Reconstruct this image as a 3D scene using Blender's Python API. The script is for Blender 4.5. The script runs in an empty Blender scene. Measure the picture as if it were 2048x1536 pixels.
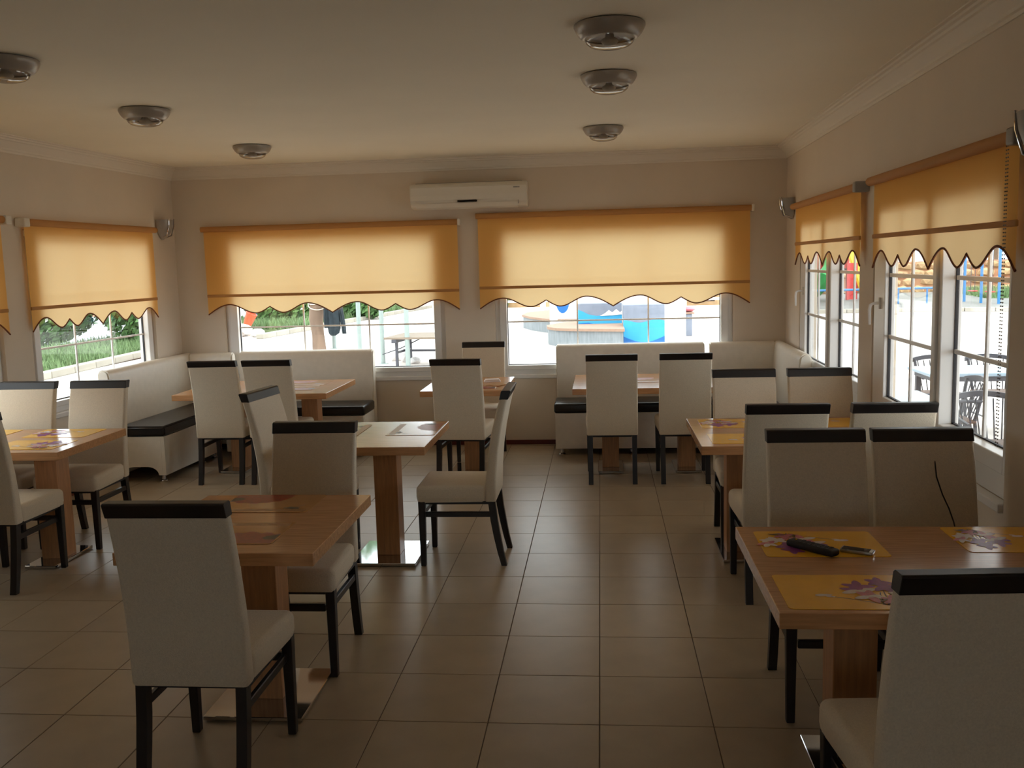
import bpy, bmesh, math, random
from math import sin, cos, pi, radians
from mathutils import Matrix, Vector
random.seed(7)
S = bpy.context.scene
COL = S.collection

# ------------------------------------------------------------------ camera
cam_d = bpy.data.cameras.new('camera')
cam_d.sensor_fit = 'HORIZONTAL'
cam_d.sensor_width = 36.0
cam_d.lens = 1899.43 / 2048 * 36.0
cam_d.clip_end = 400
cam = bpy.data.objects.new('camera', cam_d)
COL.objects.link(cam)
PITCH, YAW, ROLL = .126, .095, .027
Rz = Matrix.Rotation(YAW, 3, 'Z')
Rx = Matrix.Rotation(-PITCH, 3, 'X')
Ry = Matrix.Rotation(ROLL, 3, 'Y')
R = Rz @ Rx @ Ry
right, fwd, up = R.col[0], R.col[1], R.col[2]
M = Matrix((right, up, -fwd)).transposed().to_4x4()
M.translation = Vector((0, 0, 1.8))
cam.matrix_world = M
S.camera = cam

# ------------------------------------------------------------------ sky (bright overcast)
W = bpy.data.worlds.new('overcast_sky')
S.world = W
W.use_nodes = True
nt = W.node_tree
nt.nodes.clear()
out = nt.nodes.new('ShaderNodeOutputWorld')
bg = nt.nodes.new('ShaderNodeBackground')
tc = nt.nodes.new('ShaderNodeTexCoord')
sp = nt.nodes.new('ShaderNodeSeparateXYZ')
rp = nt.nodes.new('ShaderNodeValToRGB')
rp.color_ramp.elements[0].position = 0.0
rp.color_ramp.elements[0].color = (.80, .88, .96, 1)
rp.color_ramp.elements[1].position = .55
rp.color_ramp.elements[1].color = (.93, .99, 1.0, 1)
nt.links.new(tc.outputs['Generated'], sp.inputs[0])
nt.links.new(sp.outputs['Z'], rp.inputs[0])
nt.links.new(rp.outputs[0], bg.inputs['Color'])
bg.inputs['Strength'].default_value = 4.8
nt.links.new(bg.outputs[0], out.inputs[0])

# ------------------------------------------------------------------ exposure
S.view_settings.view_transform = 'Standard'
S.view_settings.look = 'None'
S.view_settings.gamma = 1
S.view_settings.use_curve_mapping = False
S.view_settings.exposure = 0.0
S.cycles.use_denoising = True
S.cycles.max_bounces = 12
S.cycles.diffuse_bounces = 7
S.cycles.glossy_bounces = 4
S.cycles.transmission_bounces = 8
S.cycles.transparent_max_bounces = 16
S.cycles.sample_clamp_indirect = 6

# ------------------------------------------------------------------ materials
def srgb(r, g, b):
    f = lambda c: (c / 255 / 12.92) if c / 255 <= .04045 else ((c / 255 + .055) / 1.055) ** 2.4
    return (f(r), f(g), f(b), 1)

MATS = {}
def mat(name, col, rough=.6, metal=0, var=0, vscale=6, bump=0, bscale=200, spec=.5, objvar=0, stretch=None):
    m = bpy.data.materials.new(name)
    m.use_nodes = True
    n, l = m.node_tree.nodes, m.node_tree.links
    b = n['Principled BSDF']
    c = srgb(*col)
    b.inputs['Base Color'].default_value = c
    b.inputs['Roughness'].default_value = rough
    b.inputs['Metallic'].default_value = metal
    b.inputs['Specular IOR Level'].default_value = spec
    tcn = n.new('ShaderNodeTexCoord')
    src = tcn.outputs['Object']
    if stretch:
        mp = n.new('ShaderNodeMapping')
        mp.inputs['Scale'].default_value = stretch
        l.new(src, mp.inputs[0])
        src = mp.outputs[0]
    last = None
    if var:
        no = n.new('ShaderNodeTexNoise')
        no.inputs['Scale'].default_value = vscale
        no.inputs['Detail'].default_value = 5
        l.new(src, no.inputs['Vector'])
        ra = n.new('ShaderNodeValToRGB')
        ra.color_ramp.elements[0].position = .3
        ra.color_ramp.elements[1].position = .7
        ra.color_ramp.elements[0].color = (c[0] * (1 - var), c[1] * (1 - var), c[2] * (1 - var), 1)
        ra.color_ramp.elements[1].color = (min(1, c[0] * (1 + var)), min(1, c[1] * (1 + var)), min(1, c[2] * (1 + var)), 1)
        l.new(no.outputs['Fac'], ra.inputs[0])
        last = ra.outputs[0]
    if objvar:
        oi = n.new('ShaderNodeObjectInfo')
        hv = n.new('ShaderNodeHueSaturation')
        mr = n.new('ShaderNodeMapRange')
        mr.inputs['To Min'].default_value = 1 - objvar
        mr.inputs['To Max'].default_value = 1 + objvar
        l.new(oi.outputs['Random'], mr.inputs['Value'])
        l.new(mr.outputs[0], hv.inputs['Value'])
        if last: l.new(last, hv.inputs['Color'])
        else: hv.inputs['Color'].default_value = c
        last = hv.outputs[0]
    if last: l.new(last, b.inputs['Base Color'])
    if bump:
        nb = n.new('ShaderNodeTexNoise')
        nb.inputs['Scale'].default_value = bscale
        nb.inputs['Detail'].default_value = 3
        l.new(src, nb.inputs['Vector'])
        bp = n.new('ShaderNodeBump')
        bp.inputs['Strength'].default_value = bump
        bp.inputs['Distance'].default_value = .004
        l.new(nb.outputs['Fac'], bp.inputs['Height'])
        l.new(bp.outputs[0], b.inputs['Normal'])
    MATS[name] = m
    return m

mat('wall_paint', (220, 207, 190), .8, var=.03, vscale=2, bump=.15, bscale=90)
mat('ceiling_paint', (244, 238, 222), .85, var=.02, vscale=1.5)
mat('cornice_plaster', (232, 224, 210), .7)
mat('tile', (167, 150, 126), .33, var=.07, vscale=5, bump=.06, bscale=9, objvar=.05)
mat('grout', (112, 96, 82), .9)
mat('baseboard_red', (92, 34, 26), .5)
mat('chair_fabric', (222, 208, 186), .9, var=.06, vscale=160, bump=.5, bscale=420, spec=.2)
mat('dark_wood', (25, 19, 18), .42, var=.15, vscale=12, stretch=(1, 1, .2))
mat('oak', (196, 146, 102), .19, var=.17, vscale=5, stretch=(1.2, 16, 16))
mat('oak_leg', (184, 134, 92), .4, var=.17, vscale=5, stretch=(16, 16, 1.2))
mat('chrome', (200, 200, 204), .06, 1)
mat('brushed_steel', (170, 168, 166), .3, 1)
mat('leather_white', (228, 220, 206), .38, var=.03, vscale=20, bump=.12, bscale=160)
mat('leather_black', (26, 22, 21), .3, bump=.2, bscale=180)
mat('shadow_black', (18, 15, 14), .9)
mat('pvc_white', (228, 226, 224), .35)
mat('gasket', (38, 36, 40), .6)
mat('plastic_white', (226, 220, 208), .4)
mat('plastic_grey', (150, 146, 140), .45)
mat('black_gloss', (16, 15, 17), .15)
mat('black_matte', (24, 22, 23), .55)
mat('lamp_grey', (166, 160, 152), .35, .2)
mat('red_plastic', (190, 40, 34), .4)
mat('mat_yellow', (250, 190, 52), .2, var=.05, vscale=9)
mat('mat_tan', (190, 140, 88), .2, var=.08, vscale=8)
mat('mat_edge', (160, 60, 40), .5)
mat('print_purple', (150, 62, 140), .35, var=.2, vscale=60)
mat('print_white', (238, 226, 220), .35)
mat('print_pink', (212, 120, 132), .35, var=.2, vscale=70)
mat('print_stem', (104, 84, 44), .4)
mat('print_rust', (150, 58, 34), .35, var=.2, vscale=40)
mat('print_bush', (74, 62, 40), .4)
mat('print_sky', (176, 132, 84), .35)
mat('blind_edge', (120, 66, 34), .8)
mat('blind_roll', (190, 136, 78), .8)
# outdoors
mat('paving', (204, 194, 186), .85, var=.07, vscale=1.1)
mat('kerb_stone', (160, 153, 141), .85, var=.08, vscale=3, objvar=.06)
mat('asphalt', (188, 194, 202), .9, var=.05, vscale=1)
mat('soil', (150, 104, 76), .95, var=.2, vscale=3)
mat('grass_base', (98, 112, 76), .95, var=.25, vscale=2)
mat('grass_blade', (104, 128, 82), .8, var=.3, vscale=1.5)
mat('leaf', (86, 122, 68), .7, var=.35, vscale=3)
mat('leaf_light', (116, 150, 86), .7, var=.3, vscale=3)
mat('blossom', (245, 235, 232), .7)
mat('bark', (122, 100, 84), .9, var=.3, vscale=5, bump=.8, bscale=20, stretch=(1, 1, .3))
mat('pole_paint', (140, 152, 148), .5)
mat('old_wood', (126, 112, 98), .85, var=.2, vscale=6, stretch=(1, 12, 12))
mat('dark_steel', (66, 66, 74), .5)
mat('jacket_cloth', (30, 40, 46), .85, var=.3, vscale=14)
mat('orange_plastic', (220, 84, 44), .5)
mat('rope', (222, 212, 192), .8)
mat('concrete', (128, 134, 138), .85, var=.18, vscale=5, stretch=(4, 4, .6))
mat('brick_cap', (146, 118, 100), .85, var=.12, vscale=14)
mat('whitewash', (240, 238, 236), .8)
mat('mural_grey', (118, 124, 138), .75, var=.12, vscale=6)
mat('mural_sky', (50, 150, 196), .7, var=.06, vscale=4)
mat('mural_blue', (24, 96, 164), .7, var=.08, vscale=5)
mat('fence_white', (236, 230, 222), .7)
mat('table_blue', (150, 172, 190), .35)
mat('slide_red', (206, 52, 52), .4)
mat('slide_yellow', (244, 196, 58), .4)
mat('slide_green', (40, 160, 84), .4)
mat('swing_blue', (50, 120, 176), .45)
mat('sand', (118, 116, 112), .95, var=.08, vscale=2)
mat('rubble', (168, 136, 100), .9, var=.2, vscale=3, objvar=.15)
mat('seat_brown', (96, 74, 62), .7)
mat('rock', (206, 202, 200), .85, var=.15, vscale=6)

def thin_glass(name, tint, gloss=.03):
    m = bpy.data.materials.new(name)
    m.use_nodes = True
    n, l = m.node_tree.nodes, m.node_tree.links
    n.clear()
    o = n.new('ShaderNodeOutputMaterial')
    tr = n.new('ShaderNodeBsdfTransparent')
    tr.inputs[0].default_value = tint
    gl = n.new('ShaderNodeBsdfGlossy')
    gl.inputs['Roughness'].default_value = .02
    lw = n.new('ShaderNodeLayerWeight')
    pw = n.new('ShaderNodeMath'); pw.operation = 'POWER'; pw.inputs[1].default_value = 5.0
    fr = n.new('ShaderNodeMath'); fr.operation = 'MULTIPLY_ADD'
    fr.inputs[1].default_value = .55; fr.inputs[2].default_value = gloss
    l.new(lw.outputs['Facing'], pw.inputs[0])
    l.new(pw.outputs[0], fr.inputs[0])
    mx = n.new('ShaderNodeMixShader')
    l.new(fr.outputs[0], mx.inputs[0])
    l.new(tr.outputs[0], mx.inputs[1])
    l.new(gl.outputs[0], mx.inputs[2])
    l.new(mx.outputs[0], o.inputs[0])
    MATS[name] = m
thin_glass('window_glass', (.97, .985, .98, 1))
thin_glass('lamp_glass', (.72, .70, .68, 1), .14)

def blind_fabric():
    m = bpy.data.materials.new('blind_fabric')
    m.use_nodes = True
    n, l = m.node_tree.nodes, m.node_tree.links
    n.clear()
    o = n.new('ShaderNodeOutputMaterial')
    d = n.new('ShaderNodeBsdfDiffuse')
    t = n.new('ShaderNodeBsdfTranslucent')
    ad = n.new('ShaderNodeAddShader')
    tcn = n.new('ShaderNodeTexCoord')
    no = n.new('ShaderNodeTexNoise')
    mp = n.new('ShaderNodeMapping')
    mp.inputs['Scale'].default_value = (160, 1, 160)
    ra = n.new('ShaderNodeValToRGB')
    ra.color_ramp.elements[0].color = BLIND_T0
    ra.color_ramp.elements[1].color = BLIND_T1
    l.new(tcn.outputs['Object'], mp.inputs[0])
    l.new(mp.outputs[0], no.inputs['Vector'])
    l.new(no.outputs['Fac'], ra.inputs[0])
    l.new(ra.outputs[0], t.inputs[0])
    d.inputs[0].default_value = (.72, .41, .12, 1)
    l.new(d.outputs[0], ad.inputs[0])
    l.new(t.outputs[0], ad.inputs[1])
    l.new(ad.outputs[0], o.inputs[0])
    MATS['blind_fabric'] = m
BLIND_T0 = (.242, .188, .106, 1)
BLIND_T1 = (.280, .218, .125, 1)
blind_fabric()

# ------------------------------------------------------------------ helpers
def link(o): COL.objects.link(o); return o

def tag(o, label=None, cat=None, group=None, kind=None):
    if label: o['label'] = label
    if cat: o['category'] = cat
    if group: o['group'] = group
    if kind: o['kind'] = kind
    return o

def thing(name, label=None, cat=None, loc=(0, 0, 0), rz=0, group=None, kind=None):
    o = link(bpy.data.objects.new(name, None))
    o.empty_display_size = .1
    o.location = loc
    o.rotation_euler = (0, 0, rz)
    return tag(o, label, cat, group, kind)

def obj(name, bm, m, parent=None, smooth=False, loc=None):
    me = bpy.data.meshes.new(name)
    bm.normal_update()
    bm.to_mesh(me)
    bm.free()
    for mm in (m if isinstance(m, (list, tuple)) else [m]):
        me.materials.append(MATS[mm])
    if smooth:
        for p in me.polygons: p.use_smooth = True
        if smooth != 'all':
            me.set_sharp_from_angle(angle=radians(40))
    o = link(bpy.data.objects.new(name, me))
    if parent: o.parent = parent
    if loc: o.location = loc
    return o

def B(): return bmesh.new()

def box(bm, x0, x1, y0, y1, z0, z1, bev=0, seg=2, mi=0):
    r = bmesh.ops.create_cube(bm, size=1)
    vs = r['verts']
    for v in vs:
        v.co = Vector((x0 + (v.co.x + .5) * (x1 - x0), y0 + (v.co.y + .5) * (y1 - y0), z0 + (v.co.z + .5) * (z1 - z0)))
    fs = set(f for v in vs for f in v.link_faces)
    for f in fs: f.material_index = mi
    if bev:
        es = list(set(e for v in vs for e in v.link_edges))
        bmesh.ops.bevel(bm, geom=es, offset=bev, segments=seg, affect='EDGES', profile=.5)
    return bm

def hexa(bm, lo, hi):
    """frustum: lo/hi = (cx, cy, z, hx, hy)"""
    vs = []
    for cx, cy, z, hx, hy in (lo, hi):
        for sx, sy in ((-1, -1), (1, -1), (1, 1), (-1, 1)):
            vs.append(bm.verts.new((cx + sx * hx, cy + sy * hy, z)))
    bm.faces.new(vs[0:4][::-1]); bm.faces.new(vs[4:8])
    for i in range(4):
        j = (i + 1) % 4
        bm.faces.new((vs[i], vs[j], vs[4 + j], vs[4 + i]))
    return bm

def loft(bm, secs, closed_caps=True):
    rings = [[bm.verts.new(p) for p in s] for s in secs]
    n = len(rings[0])
    for a, b in zip(rings, rings[1:]):
        for i in range(n):
            j = (i + 1) % n
            bm.faces.new((a[i], a[j], b[j], b[i]))
    if closed_caps:
        bm.faces.new(rings[0][::-1]); bm.faces.new(rings[-1])
    return bm

def tube(bm, pts, r, n=8):
    pts = [Vector(p) for p in pts]
    secs = []
    prev = None
    for i, p in enumerate(pts):
        t = (pts[min(i + 1, len(pts) - 1)] - pts[max(i - 1, 0)]).normalized()
        if prev is None:
            a = Vector((0, 0, 1)) if abs(t.z) < .9 else Vector((1, 0, 0))
            nx = t.cross(a).normalized()
        else:
            nx = (prev - t * prev.dot(t)).normalized()
        prev = nx
        ny = t.cross(nx)
        rr = r[i] if isinstance(r, (list, tuple)) else r
        secs.append([p + nx * (cos(2 * pi * k / n) * rr) + ny * (sin(2 * pi * k / n) * rr) for k in range(n)])
    return loft(bm, secs)

def lathe(bm, prof, n=32, c=(0, 0, 0), a0=0, a1=2 * pi):
    full = abs(a1 - a0 - 2 * pi) < 1e-4
    m = n if full else n + 1
    rings = []
    for r, z in prof:
        if r < 1e-6:
            rings.append([bm.verts.new((c[0], c[1], c[2] + z))])
        else:
            rings.append([bm.verts.new((c[0] + r * cos(a0 + (a1 - a0) * k / n), c[1] + r * sin(a0 + (a1 - a0) * k / n), c[2] + z)) for k in range(m)])
    for a, b in zip(rings, rings[1:]):
        for k in range(n):
            j = (k + 1) % m if full else k + 1
            if len(a) == 1 and len(b) == 1: continue
            if len(a) == 1: bm.faces.new((a[0], b[j], b[k]))
            elif len(b) == 1: bm.faces.new((a[k], a[j], b[0]))
            else: bm.faces.new((a[k], a[j], b[j], b[k]))
    return bm

def prism(bm, poly, axis, a, b, mi=0):
    """extrude 2-D polygon along axis between a and b; poly coords are the two other axes in xyz order"""
    def P(u, v, w):
        return {'x': (w, u, v), 'y': (u, w, v), 'z': (u, v, w)}[axis]
    lo = [bm.verts.new(P(u, v, a)) for u, v in poly]
    hi = [bm.verts.new(P(u, v, b)) for u, v in poly]
    n = len(poly)
    fs = [bm.faces.new(lo[::-1]), bm.faces.new(hi)]
    for i in range(n):
        j = (i + 1) % n
        fs.append(bm.faces.new((lo[i], lo[j], hi[j], hi[i])))
    for f in fs: f.material_index = mi
    bmesh.ops.recalc_face_normals(bm, faces=fs)
    return bm

def copy_tree(o, parent=None):
    c = o.copy()
    link(c)
    if parent: c.parent = parent
    for ch in list(o.children): copy_tree(ch, c)
    return c

def rounded(x0, x1, y0, y1, r, n=4):
    pts = []
    for cx, cy, a in ((x1 - r, y0 + r, -90), (x1 - r, y1 - r, 0), (x0 + r, y1 - r, 90), (x0 + r, y0 + r, 180)):
        for k in range(n + 1):
            t = radians(a + 90 * k / n)
            pts.append((cx + r * cos(t), cy + r * sin(t)))
    return pts

# ------------------------------------------------------------------ room shell
YB = 9.35           # back wall
XL, AL = -4.274, -.042
XR, AR = 1.772, -.02
YF = -3.2           # wall behind the camera
CH = 2.83           # ceiling height
T = .15             # wall thickness
ANG_L = math.atan2(1, -AL)
ANG_R = math.atan2(-1, AR)
LEN_L = (YB - YF) / sin(ANG_L)
LEN_R = (YB - YF) / sin(-ANG_R)
F_BACK = (Vector((0, YB, 0)), 0.0)
F_LEFT = (Vector((XL, YB, 0)), ANG_L)       # local x = -u (u measured from the back corner), local y = outward
F_RIGHT = (Vector((XR, YB, 0)), ANG_R)      # local x = u, local y = outward
F_FRONT = (Vector((0, YF, 0)), pi)          # local x = -X

def at_wall(F, x, y=0, z=0):
    o, a = F
    return (o.x + x * cos(a) - y * sin(a), o.y + x * sin(a) + y * cos(a), z)

def wall(name, F, x0, x1, z0, z1, holes, m):
    xs = sorted(set([x0, x1] + [h[0] for h in holes] + [h[1] for h in holes]))
    zs = sorted(set([z0, z1] + [h[2] for h in holes] + [h[3] for h in holes]))
    bm = B()
    filled = {}
    for i in range(len(xs) - 1):
        for j in range(len(zs) - 1):
            cx, cz = (xs[i] + xs[i + 1]) / 2, (zs[j] + zs[j + 1]) / 2
            filled[i, j] = not any(h[0] < cx < h[1] and h[2] < cz < h[3] for h in holes)
    def q(*p): bm.faces.new([bm.verts.new(v) for v in p])
    for (i, j), f in filled.items():
        if not f: continue
        a, b, c, d = xs[i], xs[i + 1], zs[j], zs[j + 1]
        q((a, 0, c), (b, 0, c), (b, 0, d), (a, 0, d))
        q((a, T, c), (a, T, d), (b, T, d), (b, T, c))
        if not filled.get((i - 1, j), False): q((a, 0, c), (a, 0, d), (a, T, d), (a, T, c))
        if not filled.get((i + 1, j), False): q((b, 0, c), (b, T, c), (b, T, d), (b, 0, d))
        if not filled.get((i, j - 1), False): q((a, 0, c), (a, T, c), (b, T, c), (b, 0, c))
        if not filled.get((i, j + 1), False): q((a, 0, d), (b, 0, d), (b, T, d), (a, T, d))
    bmesh.ops.remove_doubles(bm, verts=bm.verts, dist=1e-5)
    o = obj(name, bm, m)
    o.location = F[0]; o.rotation_euler = (0, 0, F[1])
    return tag(o, kind='structure')

# openings (local x, z)
H_B1 = (-3.80, -1.54, .70, 2.16)
H_B2 = (-1.04, 1.275, .70, 2.16)
H_F1 = (.35, 1.65, .70, 2.16)       # unseen window, added behind the camera as soft fill light
H_L1 = (-2.40, -.50, .70, 2.16)
H_L2 = (-4.72, -2.73, .70, 2.16)
H_RA = (.70, 2.82, .74, 2.14)
H_RB = (3.16, 5.30, .74, 2.14)
wall('wall_back', F_BACK, XL - T, XR + T, 0, CH + .02, [H_B1, H_B2], 'wall_paint')
wall('wall_left', F_LEFT, -LEN_L - T, 0, 0, CH + .02, [H_L1, H_L2], 'wall_paint')
wall('wall_right', F_RIGHT, 0, LEN_R + T, 0, CH + .02, [H_RA, H_RB], 'wall_paint')
wall('wall_front', F_FRONT, -XR - .2, -XL + .8, 0, CH + .02, [H_F1], 'wall_paint')

# floor: grout bed with separate tiles
TS, TX0, TY0 = .4411, -.0283, 6.1814 - .4411 * 14
bm = B(); box(bm, -5.2, 2.1, YF - .2, YB + .2, -.12, -.003)
floor = tag(obj('floor', bm, 'grout'), kind='structure')
ix0, ix1 = -11, 4
nrow0 = int(math.ceil((2.0 - TY0) / TS))
def clip_tile(ix, iy):
    x0, x1 = TX0 + ix * TS + .0021, TX0 + (ix + 1) * TS - .0021
    y0, y1 = TY0 + iy * TS + .0021, TY0 + (iy + 1) * TS - .0021
    yc = max(y0, min(y1, YB))
    xl = XL + AL * (YB - (y0 + y1) / 2); xr = XR + AR * (YB - (y0 + y1) / 2)
    return max(x0, xl), min(x1, xr), max(y0, YF), min(y1, YB)
def add_tile(bm, x0, x1, y0, y1, dz):
    box(bm, x0, x1, y0, y1, -.012, dz)
full_mesh = None
rest = B()
iy_last = int((YB - TY0) / TS)
for iy in range(int((YF - TY0) / TS) - 1, iy_last + 1):
    for ix in range(ix0, ix1 + 1):
        x0, x1, y0, y1 = clip_tile(ix, iy)
        if x1 - x0 < .01 or y1 - y0 < .01: continue
        if y0 < 1.9:
            add_tile(rest, x0, x1, y0, y1, 0)
            continue
        dz = random.uniform(-.0006, 0)
        if abs(x1 - x0 - TS + .0042) < 1e-6 and abs(y1 - y0 - TS + .0042) < 1e-6:
            if full_mesh is None:
                b2 = B(); box(b2, -(TS - .0042) / 2, (TS - .0042) / 2, -(TS - .0042) / 2, (TS - .0042) / 2, -.012, 0, .0012, 1)
                o = obj('tile', b2, 'tile'); full_mesh = o.data
            else:
                o = link(bpy.data.objects.new('tile', full_mesh))
            o.location = ((x0 + x1) / 2, (y0 + y1) / 2, dz)
            o.rotation_euler = (0, 0, random.choice((0, pi / 2, pi, -pi / 2)))
        else:
            b2 = B(); box(b2, x0 - (x0 + x1) / 2, x1 - (x0 + x1) / 2, y0 - (y0 + y1) / 2, y1 - (y0 + y1) / 2, -.012, 0)
            o = obj('tile', b2, 'tile'); o.location = ((x0 + x1) / 2, (y0 + y1) / 2, dz)
        o.parent = floor
ro = obj('tile_field', rest, 'tile', floor); ro['kind'] = 'stuff'

bm = B(); box(bm, -5.3, 2.3, YF - .25, YB + .25, CH, CH + .12)
tag(obj('ceiling', bm, 'ceiling_paint'), kind='structure')
# roof with overhanging eaves above the outside walls
bm = B()
box(bm, -6.0, 3.0, YF - .8, YB + .95, CH + .12, CH + .26)
tag(obj('roof', bm, 'whitewash'), kind='structure')
# unseen porch roof along the right-hand side, widened to dim the blinds there
bm = B()
box(bm, XR + T + .02, 5.0, -2.0, YB + .2, 2.50, 2.62)
tag(obj('unseen_porch_roof', bm, 'whitewash'), kind='structure')

# cornices
PROF = [(0, 2.716), (.010, 2.716), (.014, 2.730), (.024, 2.736), (.028, 2.748), (.072, 2.792), (.084, 2.796),
        (.088, 2.808), (.104, 2.812), (.108, 2.822), (.128, 2.824), (.128, 2.831), (0, 2.831)]
def cornice(name, F, x0, x1):
    bm = B(); prism(bm, [(-d, z) for d, z in PROF], 'x', x0, x1)
    o = obj(name, bm, 'cornice_plaster'); o.location = F[0]; o.rotation_euler = (0, 0, F[1])
    tag(o, kind='structure')
cornice('trim_1', F_BACK, XL, XR)
cornice('trim_2', F_LEFT, -LEN_L, 0)
cornice('trim_3', F_RIGHT, 0, LEN_R)
def skirting(name, F, x0, x1):
    bm = B(); box(bm, x0, x1, -.012, 0, 0, .045, .002, 1)
    o = obj(name, bm, 'baseboard_red'); o.location = F[0]; o.rotation_euler = (0, 0, F[1])
    tag(o, kind='structure')
skirting('baseboard_back', F_BACK, XL + .02, XR - .02)
skirting('baseboard_left', F_LEFT, -LEN_L, -.02)
skirting('baseboard_right', F_RIGHT, .02, LEN_R)

# ------------------------------------------------------------------ windows
def ring(bm, x0, x1, z0, z1, w, y0, y1, bev=.004, wb=None, wl=None, wr=None):
    wb = w if wb is None else wb
    wl = w if wl is None else wl
    wr = w if wr is None else wr
    box(bm, x0, x0 + wl, y0, y1, z0, z1, bev, 1)
    box(bm, x1 - wr, x1, y0, y1, z0, z1, bev, 1)
    box(bm, x0 + wl, x1 - wr, y0, y1, z0, z0 + wb, bev, 1)
    box(bm, x0 + wl, x1 - wr, y0, y1, z1 - w, z1, bev, 1)

def window(name, F, hole, sashes, cols, rows, handle=False, mw=.015, sill=True, low=0.0):
    x0, x1, z0, z1 = hole
    cx = (x0 + x1) / 2
    w = thing(name, loc=at_wall(F, cx), rz=F[1], kind='structure')
    bm = B(); ring(bm, x0 - cx, x1 - cx, z0, z1, .055, .035, .115, wb=.055 + low)
    for a, b in zip(sashes, sashes[1:]):
        m_ = (a[1] + b[0]) / 2 - cx
        box(bm, m_ - .02, m_ + .02, .045, .115, z0 + .055, z1 - .055, .003, 1)
    obj('frame', bm, 'pvc_white', w)
    for k, (sa, sb, g0, g1, gz0, gz1, gy) in enumerate(sashes):
        y0, y1 = (-.002, .06) if gy < .05 else (.012, .112)
        sa, sb, g0, g1 = sa - cx, sb - cx, g0 - cx, g1 - cx
        bm = B()
        for (a, b, c, d) in ((sa, g0, z0 + .05 + low * 1.1, z1 - .05), (g1, sb, z0 + .05 + low * 1.1, z1 - .05)):
            box(bm, a, b, y0, y1, c, d, .005, 2)
        for (c, d) in ((z0 + .05 + low * 1.1, gz0), (gz1, z1 - .05)):
            box(bm, g0, g1, y0, y1, c, d, .005, 2)
        s = obj('sash', bm, 'pvc_white', w)
        bm = B(); ring(bm, g0 - .002, g1 + .002, gz0 - .002, gz1 + .002, .009, gy - .008, gy + .008, 0)
        obj('gasket', bm, 'gasket', s)
        bm = B(); box(bm, g0, g1, gy - .003, gy + .003, gz0, gz1)
        obj('pane', bm, 'window_glass', w)
        for i in range(1, cols):
            x = g0 + (g1 - g0) * i / cols
            bm = B(); box(bm, x - mw / 2, x + mw / 2, gy - .007, gy + .007, gz0, gz1, .002, 1)
            obj('muntin', bm, 'pvc_white', w)
        for j in range(1, rows):
            z = gz0 + (gz1 - gz0) * j / rows
            bm = B(); box(bm, g0, g1, gy - .0075, gy + .0075, z - mw / 2, z + mw / 2, .002, 1)
            obj('muntin', bm, 'pvc_white', w)
        if handle and k == 0:
            bm = B(); hx = (sa + g0) / 2 + .03; hz = 1.50
            box(bm, hx - .014, hx + .014, -.014, .0, hz - .035, hz + .035, .005, 2)
            tube(bm, [(hx, -.006, hz), (hx, -.045, hz), (hx - .005, -.060, hz - .01), (hx - .008, -.065, hz - .04), (hx - .010, -.062, hz - .13)], [.009, .009, .010, .010, .008], 8)
            obj('handle', bm, 'pvc_white', w, True)
    if sill:
        bm = B(); box(bm, x0 - cx - .0, x1 - cx + .0, -.022, .03, z0 - .035, z0 + .005, .006, 2)
        obj('sill', bm, 'pvc_white', w)
    return w

def fixed(h, gl, gr, gz0=.795, gz1=2.085):
    return [(h[0] + .045, h[1] - .045, gl, gr, gz0, gz1, .072)]
window('window_1', F_BACK, H_B1, fixed(H_B1, -3.675, -1.655), 3, 3)
window('window_2', F_BACK, H_B2, fixed(H_B2, -.925, 1.160), 3, 3)
window('window_3', F_LEFT, H_L1, fixed(H_L1, -2.28, -.62), 3, 3)
window('window_4', F_LEFT, H_L2, fixed(H_L2, -4.60, -2.85), 3, 3)
window('added_fill_window', F_FRONT, H_F1, fixed(H_F1, .47, 1.53), 3, 3)  # added opening, lets daylight onto the chair backs
def double(h, c, g0):
    # opening casement on the left (glass close to the room), fixed light on the right (glass set deep)
    return [(h[0] + .04, c - .003, g0, c - .055, .935, 2.04, .030), (c + .003, h[1] - .035, c + .045, h[1] - .06, .935, 2.04, .086)]
window('window_5', F_RIGHT, H_RA, double(H_RA, 1.84, .95), 2, 3, True, .022, low=.06)
window('window_6', F_RIGHT, H_RB, double(H_RB, 4.37, 3.44), 2, 3, True, .022, low=.06)
# ------------------------------------------------------------------ roller blinds
def scallop(t):
    t = t if t <= .5 else 1 - t
    A, Cz = .100, .072
    if t < .088: return A * sin(pi / 2 * t / .088)
    if t < .195: s = (t - .088) / .107; return .010 + (A - .010) * (.5 + .5 * cos(pi * s))
    if t < .25: s = (t - .195) / .055; return .010 + (Cz - .010) * (1 - cos(pi / 2 * s)) ** .85
    if t < .303: s = (.303 - t) / .053; return .010 + (Cz - .010) * (1 - cos(pi / 2 * s)) ** .85
    if t < .40: s = (t - .303) / .097; return .010 + (A - .010) * (.5 - .5 * cos(pi * s))
    s = (.5 - t) / .10
    return A * sin(pi / 2 * min(1, s))

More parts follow.
